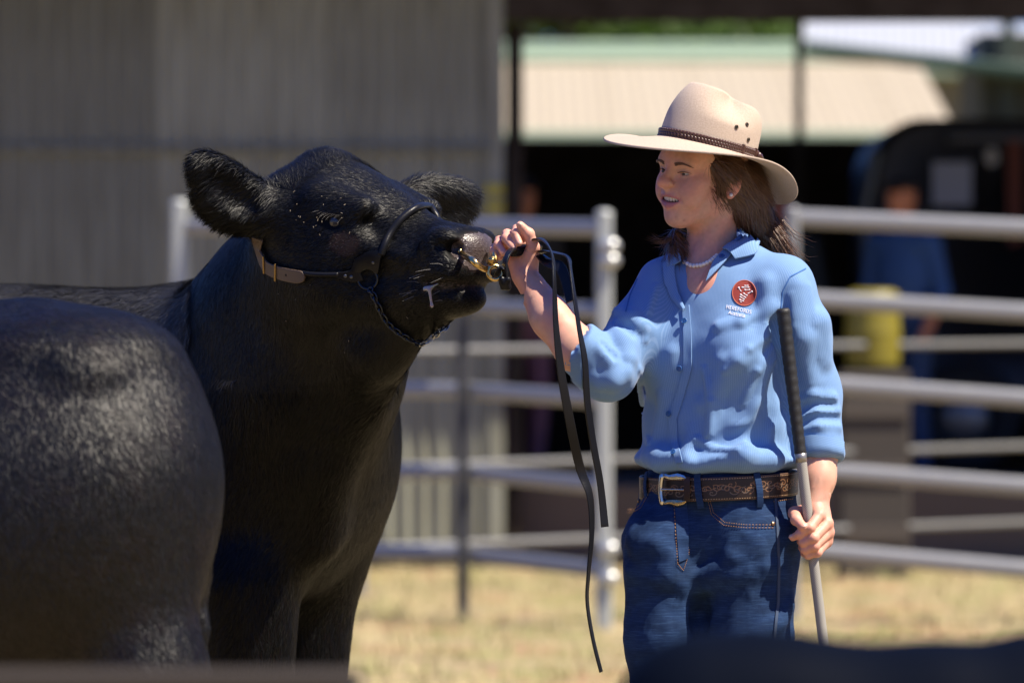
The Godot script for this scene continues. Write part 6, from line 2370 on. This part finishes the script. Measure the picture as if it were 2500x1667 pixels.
func build_lead() -> void:
	var o := thing("lead_strap", "long black leather lead strap bunched in her raised hand", "lead strap")
	var m := leather(0.34)
	# from the tongs' ring up into the fist
	inst("ring_strap", amesh(ribbon([P(1214, 672, 0.082), P(1219, 656, 0.092), P(1228, 652, 0.090), P(1231, 664, 0.080), P(1222, 676, 0.074)], [Vector3(0, 0, 1), Vector3(0.6, 0.6, 0.5), Vector3(0.6, 0.6, 0.2), Vector3(1, 0, -0.3), Vector3(0, -1, 0)], 16, 0.012, 0.003)), m, o)
	inst("hand_strap", amesh(ribbon([P(1236, 690, 0.075), P(1233, 668, 0.080), P(1233, 645, 0.080), P(1238, 625, 0.072), P(1248, 610, 0.055), P(1262, 608, 0.030), P(1282, 604, 0.006)], [Vector3(-1, 0, 0.5), Vector3(-1, 0, 0.5), Vector3(-1, 0.2, 0.6), Vector3(-0.7, 0.6, 0.6), Vector3(-0.3, 1, 0.6), Vector3(0, 1, 0.3), Vector3(0, 1, 0.2)], 24, 0.014, 0.004)), m, o)
	var kn := Field.new()
	kn.ell(P(1232, 690, 0.078), Vector3(0.011, 0.009, 0.009), 0.004)
	kn.cap(P(1224, 680, 0.082), P(1240, 700, 0.076), 0.006, 0.007, 0.004)
	kn.cap(P(1240, 682, 0.084), P(1228, 702, 0.074), 0.006, 0.005, 0.004)
	inst("knot", amesh(kn.mesh(P(1205, 725, 0.04), P(1262, 665, 0.12), 0.0024)), m, o)
	inst("bunched_strap", amesh(tube(curve([P(1250, 612, 0.032), P(1270, 610, 0.020), P(1300, 606, 0.0), P(1318, 612, 0.0)], 10), [0.011, 0.012, 0.012, 0.011], 10)), m, o)
	# two tails: the longer falls past her elbow, the shorter loops over
	inst("long_tail", amesh(ribbon([P(1296, 600, 0.01), P(1312, 582, 0.05), P(1334, 595, 0.10), P(1350, 630, 0.15), P(1354, 700, 0.185), P(1358, 800, 0.195), P(1372, 920, 0.19), P(1394, 1040, 0.17), P(1416, 1140, 0.13), P(1440, 1210, 0.13), P(1445, 1300, 0.13), P(1437, 1400, 0.13), P(1434, 1470, 0.13), P(1448, 1560, 0.13), P(1468, 1640, 0.13)],
		[Vector3(0, 1, 0.3), Vector3(0, 1, 0.3), Vector3(0.7, 0.6, 0.3), Vector3(1, 0.2, 0.3), Vector3(1, 0, 0.4), Vector3(0.9, 0, 0.6), Vector3(0.6, 0, 0.9), Vector3(0.3, 0, 1), Vector3(0.3, 0.2, 1), Vector3(0.8, 0.2, 0.7), Vector3(1, 0, 0.5), Vector3(1, 0, 0.35), Vector3(1, 0, 0.3), Vector3(1, 0, 0.3), Vector3(1, 0, 0.3)], 90, 0.0175, 0.0028)), m, o)
	inst("short_tail", amesh(ribbon([P(1312, 618, 0.0), P(1330, 612, 0.06), P(1360, 618, 0.09), P(1384, 626, 0.10), P(1392, 650, 0.13), P(1402, 720, 0.165), P(1414, 800, 0.185), P(1428, 880, 0.185), P(1434, 980, 0.165), P(1448, 1080, 0.13), P(1466, 1180, 0.11), P(1477, 1286, 0.11)],
		[Vector3(0, 1, 0.3), Vector3(0.2, 1, 0.3), Vector3(0.2, 1, 0.3), Vector3(0.6, 0.8, 0.3), Vector3(1, 0.2, 0.3), Vector3(1, 0, 0.45), Vector3(1, 0, 0.5), Vector3(0.8, 0, 0.6), Vector3(0.7, 0, 0.7), Vector3(0.7, 0, 0.7), Vector3(0.7, 0, 0.7), Vector3(0.5, 0, 0.8)], 70, 0.0165, 0.0028)), m, o)
	inst("folded_end", amesh(ribbon([P(1316, 620, 0.02), P(1338, 640, 0.075), P(1366, 650, 0.105), P(1380, 680, 0.125), P(1394, 735, 0.15)], [Vector3(0.3, 1, 0.4), Vector3(-0.2, 0.6, 0.8), Vector3(-0.3, 0.3, 0.9), Vector3(-0.4, 0, 0.9), Vector3(-0.4, 0, 0.9)], 24, 0.020, 0.003)), m, o)

func build_cane() -> void:
	var o := thing("show_cane", "long pale show cane with black golf-style grip held upright beside her jeans", "cane")
	var top := P(1912, 752, ZL)
	var bot := P(2016, 1606, ZL)
	var dir := (bot - top).normalized()
	var foot := top + dir * ((top.y - 0.002) / -dir.y)
	var mid := top + dir * 0.275
	var gm := mat(lin(0.011, 0.011, 0.011), 0.55)
	bump(tri(gm, 90.0), noise_tex(0.09, [], 128, FastNoiseLite.TYPE_CELLULAR, 1, 3), 0.03)
	var pts := []
	var rad := []
	for k in 60:
		var t := k / 59.0
		pts.append(top.lerp(mid, t))
		var r := lerpf(0.0132, 0.0112, t)
		if k == 0: r = 0.010
		elif k == 1: r = 0.0136
		elif k % 4 == 3: r -= 0.0009
		rad.append(r)
	inst("grip", amesh(tube(pts, rad, 18)), gm, o)
	# knurled shaft
	var sm := mat(Color.WHITE, 0.55, 0.0, 0.5)
	var im := Image.create(32, 32, false, Image.FORMAT_RGB8)
	for y in 32:
		for x in 32:
			var f := 0.5 + 0.25 * sin((x + y) * TAU / 16.0) + 0.25 * sin((x - y) * TAU / 16.0)
			im.set_pixel(x, y, lin(0.16, 0.15, 0.13).lerp(lin(0.44, 0.42, 0.37), f))
	sm.albedo_texture = ImageTexture.create_from_image(im)
	bump(sm, sm.albedo_texture, 0.04)
	var rows := 140
	var v := PackedVector3Array()
	var n := PackedVector3Array()
	var uv := PackedVector2Array()
	var x := PackedInt32Array()
	var s := dir.cross(Vector3(0, 0, 1)).normalized()
	var u := dir.cross(s)
	for i in rows:
		var t := float(i) / (rows - 1)
		for k in 17:
			var w := TAU * k / 16
			var d := s * cos(w) + u * sin(w)
			v.append(mid.lerp(foot, t) + d * lerpf(0.0098, 0.0085, t))
			n.append(d)
			uv.append(Vector2(k / 16.0 * 8.0, t * (mid - foot).length() / 0.0075))
	for i in rows - 1:
		for k in 16:
			var p := i * 17 + k
			x.append_array([p, p + 17, p + 18, p, p + 18, p + 1])
	inst("shaft", amesh(orient([v, n, x]), PackedColorArray(), uv), sm, o)
	inst("ferrule", amesh(tube([mid - dir * 0.004, mid + dir * 0.012], [0.0112, 0.0104], 16)), mat(lin(0.30, 0.29, 0.27), 0.35, 0.7), o)
	inst("tip", amesh(tube([foot - dir * 0.03, foot], [0.0095, 0.0095], 12)), mat(lin(0.02, 0.02, 0.02), 0.7), o)

func _ready() -> void:
	# camera
	var cam := Camera3D.new()
	cam.name = "camera"
	add_child(cam)
	cam.position = EYE
	cam.fov = rad_to_deg(2.0 * atan(1667.0 / 2.0 / FOCAL))
	cam.near = 0.1
	cam.far = 400.0
	var lens := CameraAttributesPhysical.new()
	lens.frustum_focal_length = 187.0
	lens.frustum_focus_distance = 10.0
	lens.exposure_aperture = 4.0
	cam.attributes = lens
	cam.fov = rad_to_deg(2.0 * atan(1667.0 / 2.0 / FOCAL))
	# sky
	var env := Environment.new()
	env.background_mode = Environment.BG_SKY
	var sm := ProceduralSkyMaterial.new()
	sm.sky_top_color = Color(0.20, 0.42, 0.86)
	sm.sky_horizon_color = Color(0.58, 0.74, 0.94)
	sm.sky_curve = 0.12
	sm.ground_bottom_color = Color(0.45, 0.38, 0.28)
	sm.ground_horizon_color = Color(0.60, 0.55, 0.46)
	sm.energy_multiplier = 0.47
	var sky := Sky.new()
	sky.sky_material = sm
	env.sky = sky
	env.tonemap_mode = Environment.TONE_MAPPER_LINEAR
	env.tonemap_exposure = 2.05
	env.sdfgi_enabled = true
	env.ssao_enabled = true
	env.ssil_enabled = true
	var we := WorldEnvironment.new()
	we.name = "environment"
	we.environment = env
	add_child(we)
	# sun: high, from the right, a little on the camera's side
	var sun := DirectionalLight3D.new()
	sun.name = "sun"
	add_child(sun)
	var el := deg_to_rad(57.0)
	var az := deg_to_rad(24.0)
	var to := Vector3(cos(el) * cos(az), sin(el), cos(el) * sin(az))
	sun.look_at_from_position(to * 50.0, Vector3.ZERO, Vector3.UP)
	sun.light_energy = 1.6
	sun.light_angular_distance = 0.53
	sun.light_color = Color(1.0, 0.955, 0.88)
	sun.shadow_enabled = true

	spots.frequency = 1.0
	spots.seed = 3
	spots.fractal_octaves = 3
	H = head_frame()
	shape_bull(bull_field)
	shape_rump(rump_field)
	woman_frames()
	shape_face(face_f)
	shape_skin(skin_f)
	shape_hand_r(hand_r)
	shape_hand_l(hand_l)
	shape_shirt(shirt_f)
	shape_jeans(jeans_f)
	shape_hair(hair_f)
	print("shaped ", Time.get_ticks_msec())
	var jobs: Array[Thread] = []
	for job: Callable in jobs_list():
		var th := Thread.new()
		th.start(job)
		jobs.append(th)
	for th in jobs:
		th.wait_to_finish()
	print("meshed ", Time.get_ticks_msec())
	build_all()

func jobs_list() -> Array:
	return [mesh_bull_head, mesh_shirt, mesh_bull_trunk, mesh_face, mesh_jeans, mesh_rump, mesh_skin]

func build_all() -> void:
	build_ground()
	build_shed()
	build_fences()
	build_far()
	build_bay_things()
	build_bull()
	build_halter()
	build_tongs()
	build_rump()
	build_woman()
	build_lead()
	build_cane()
	build_bystanders()
	build_calf()
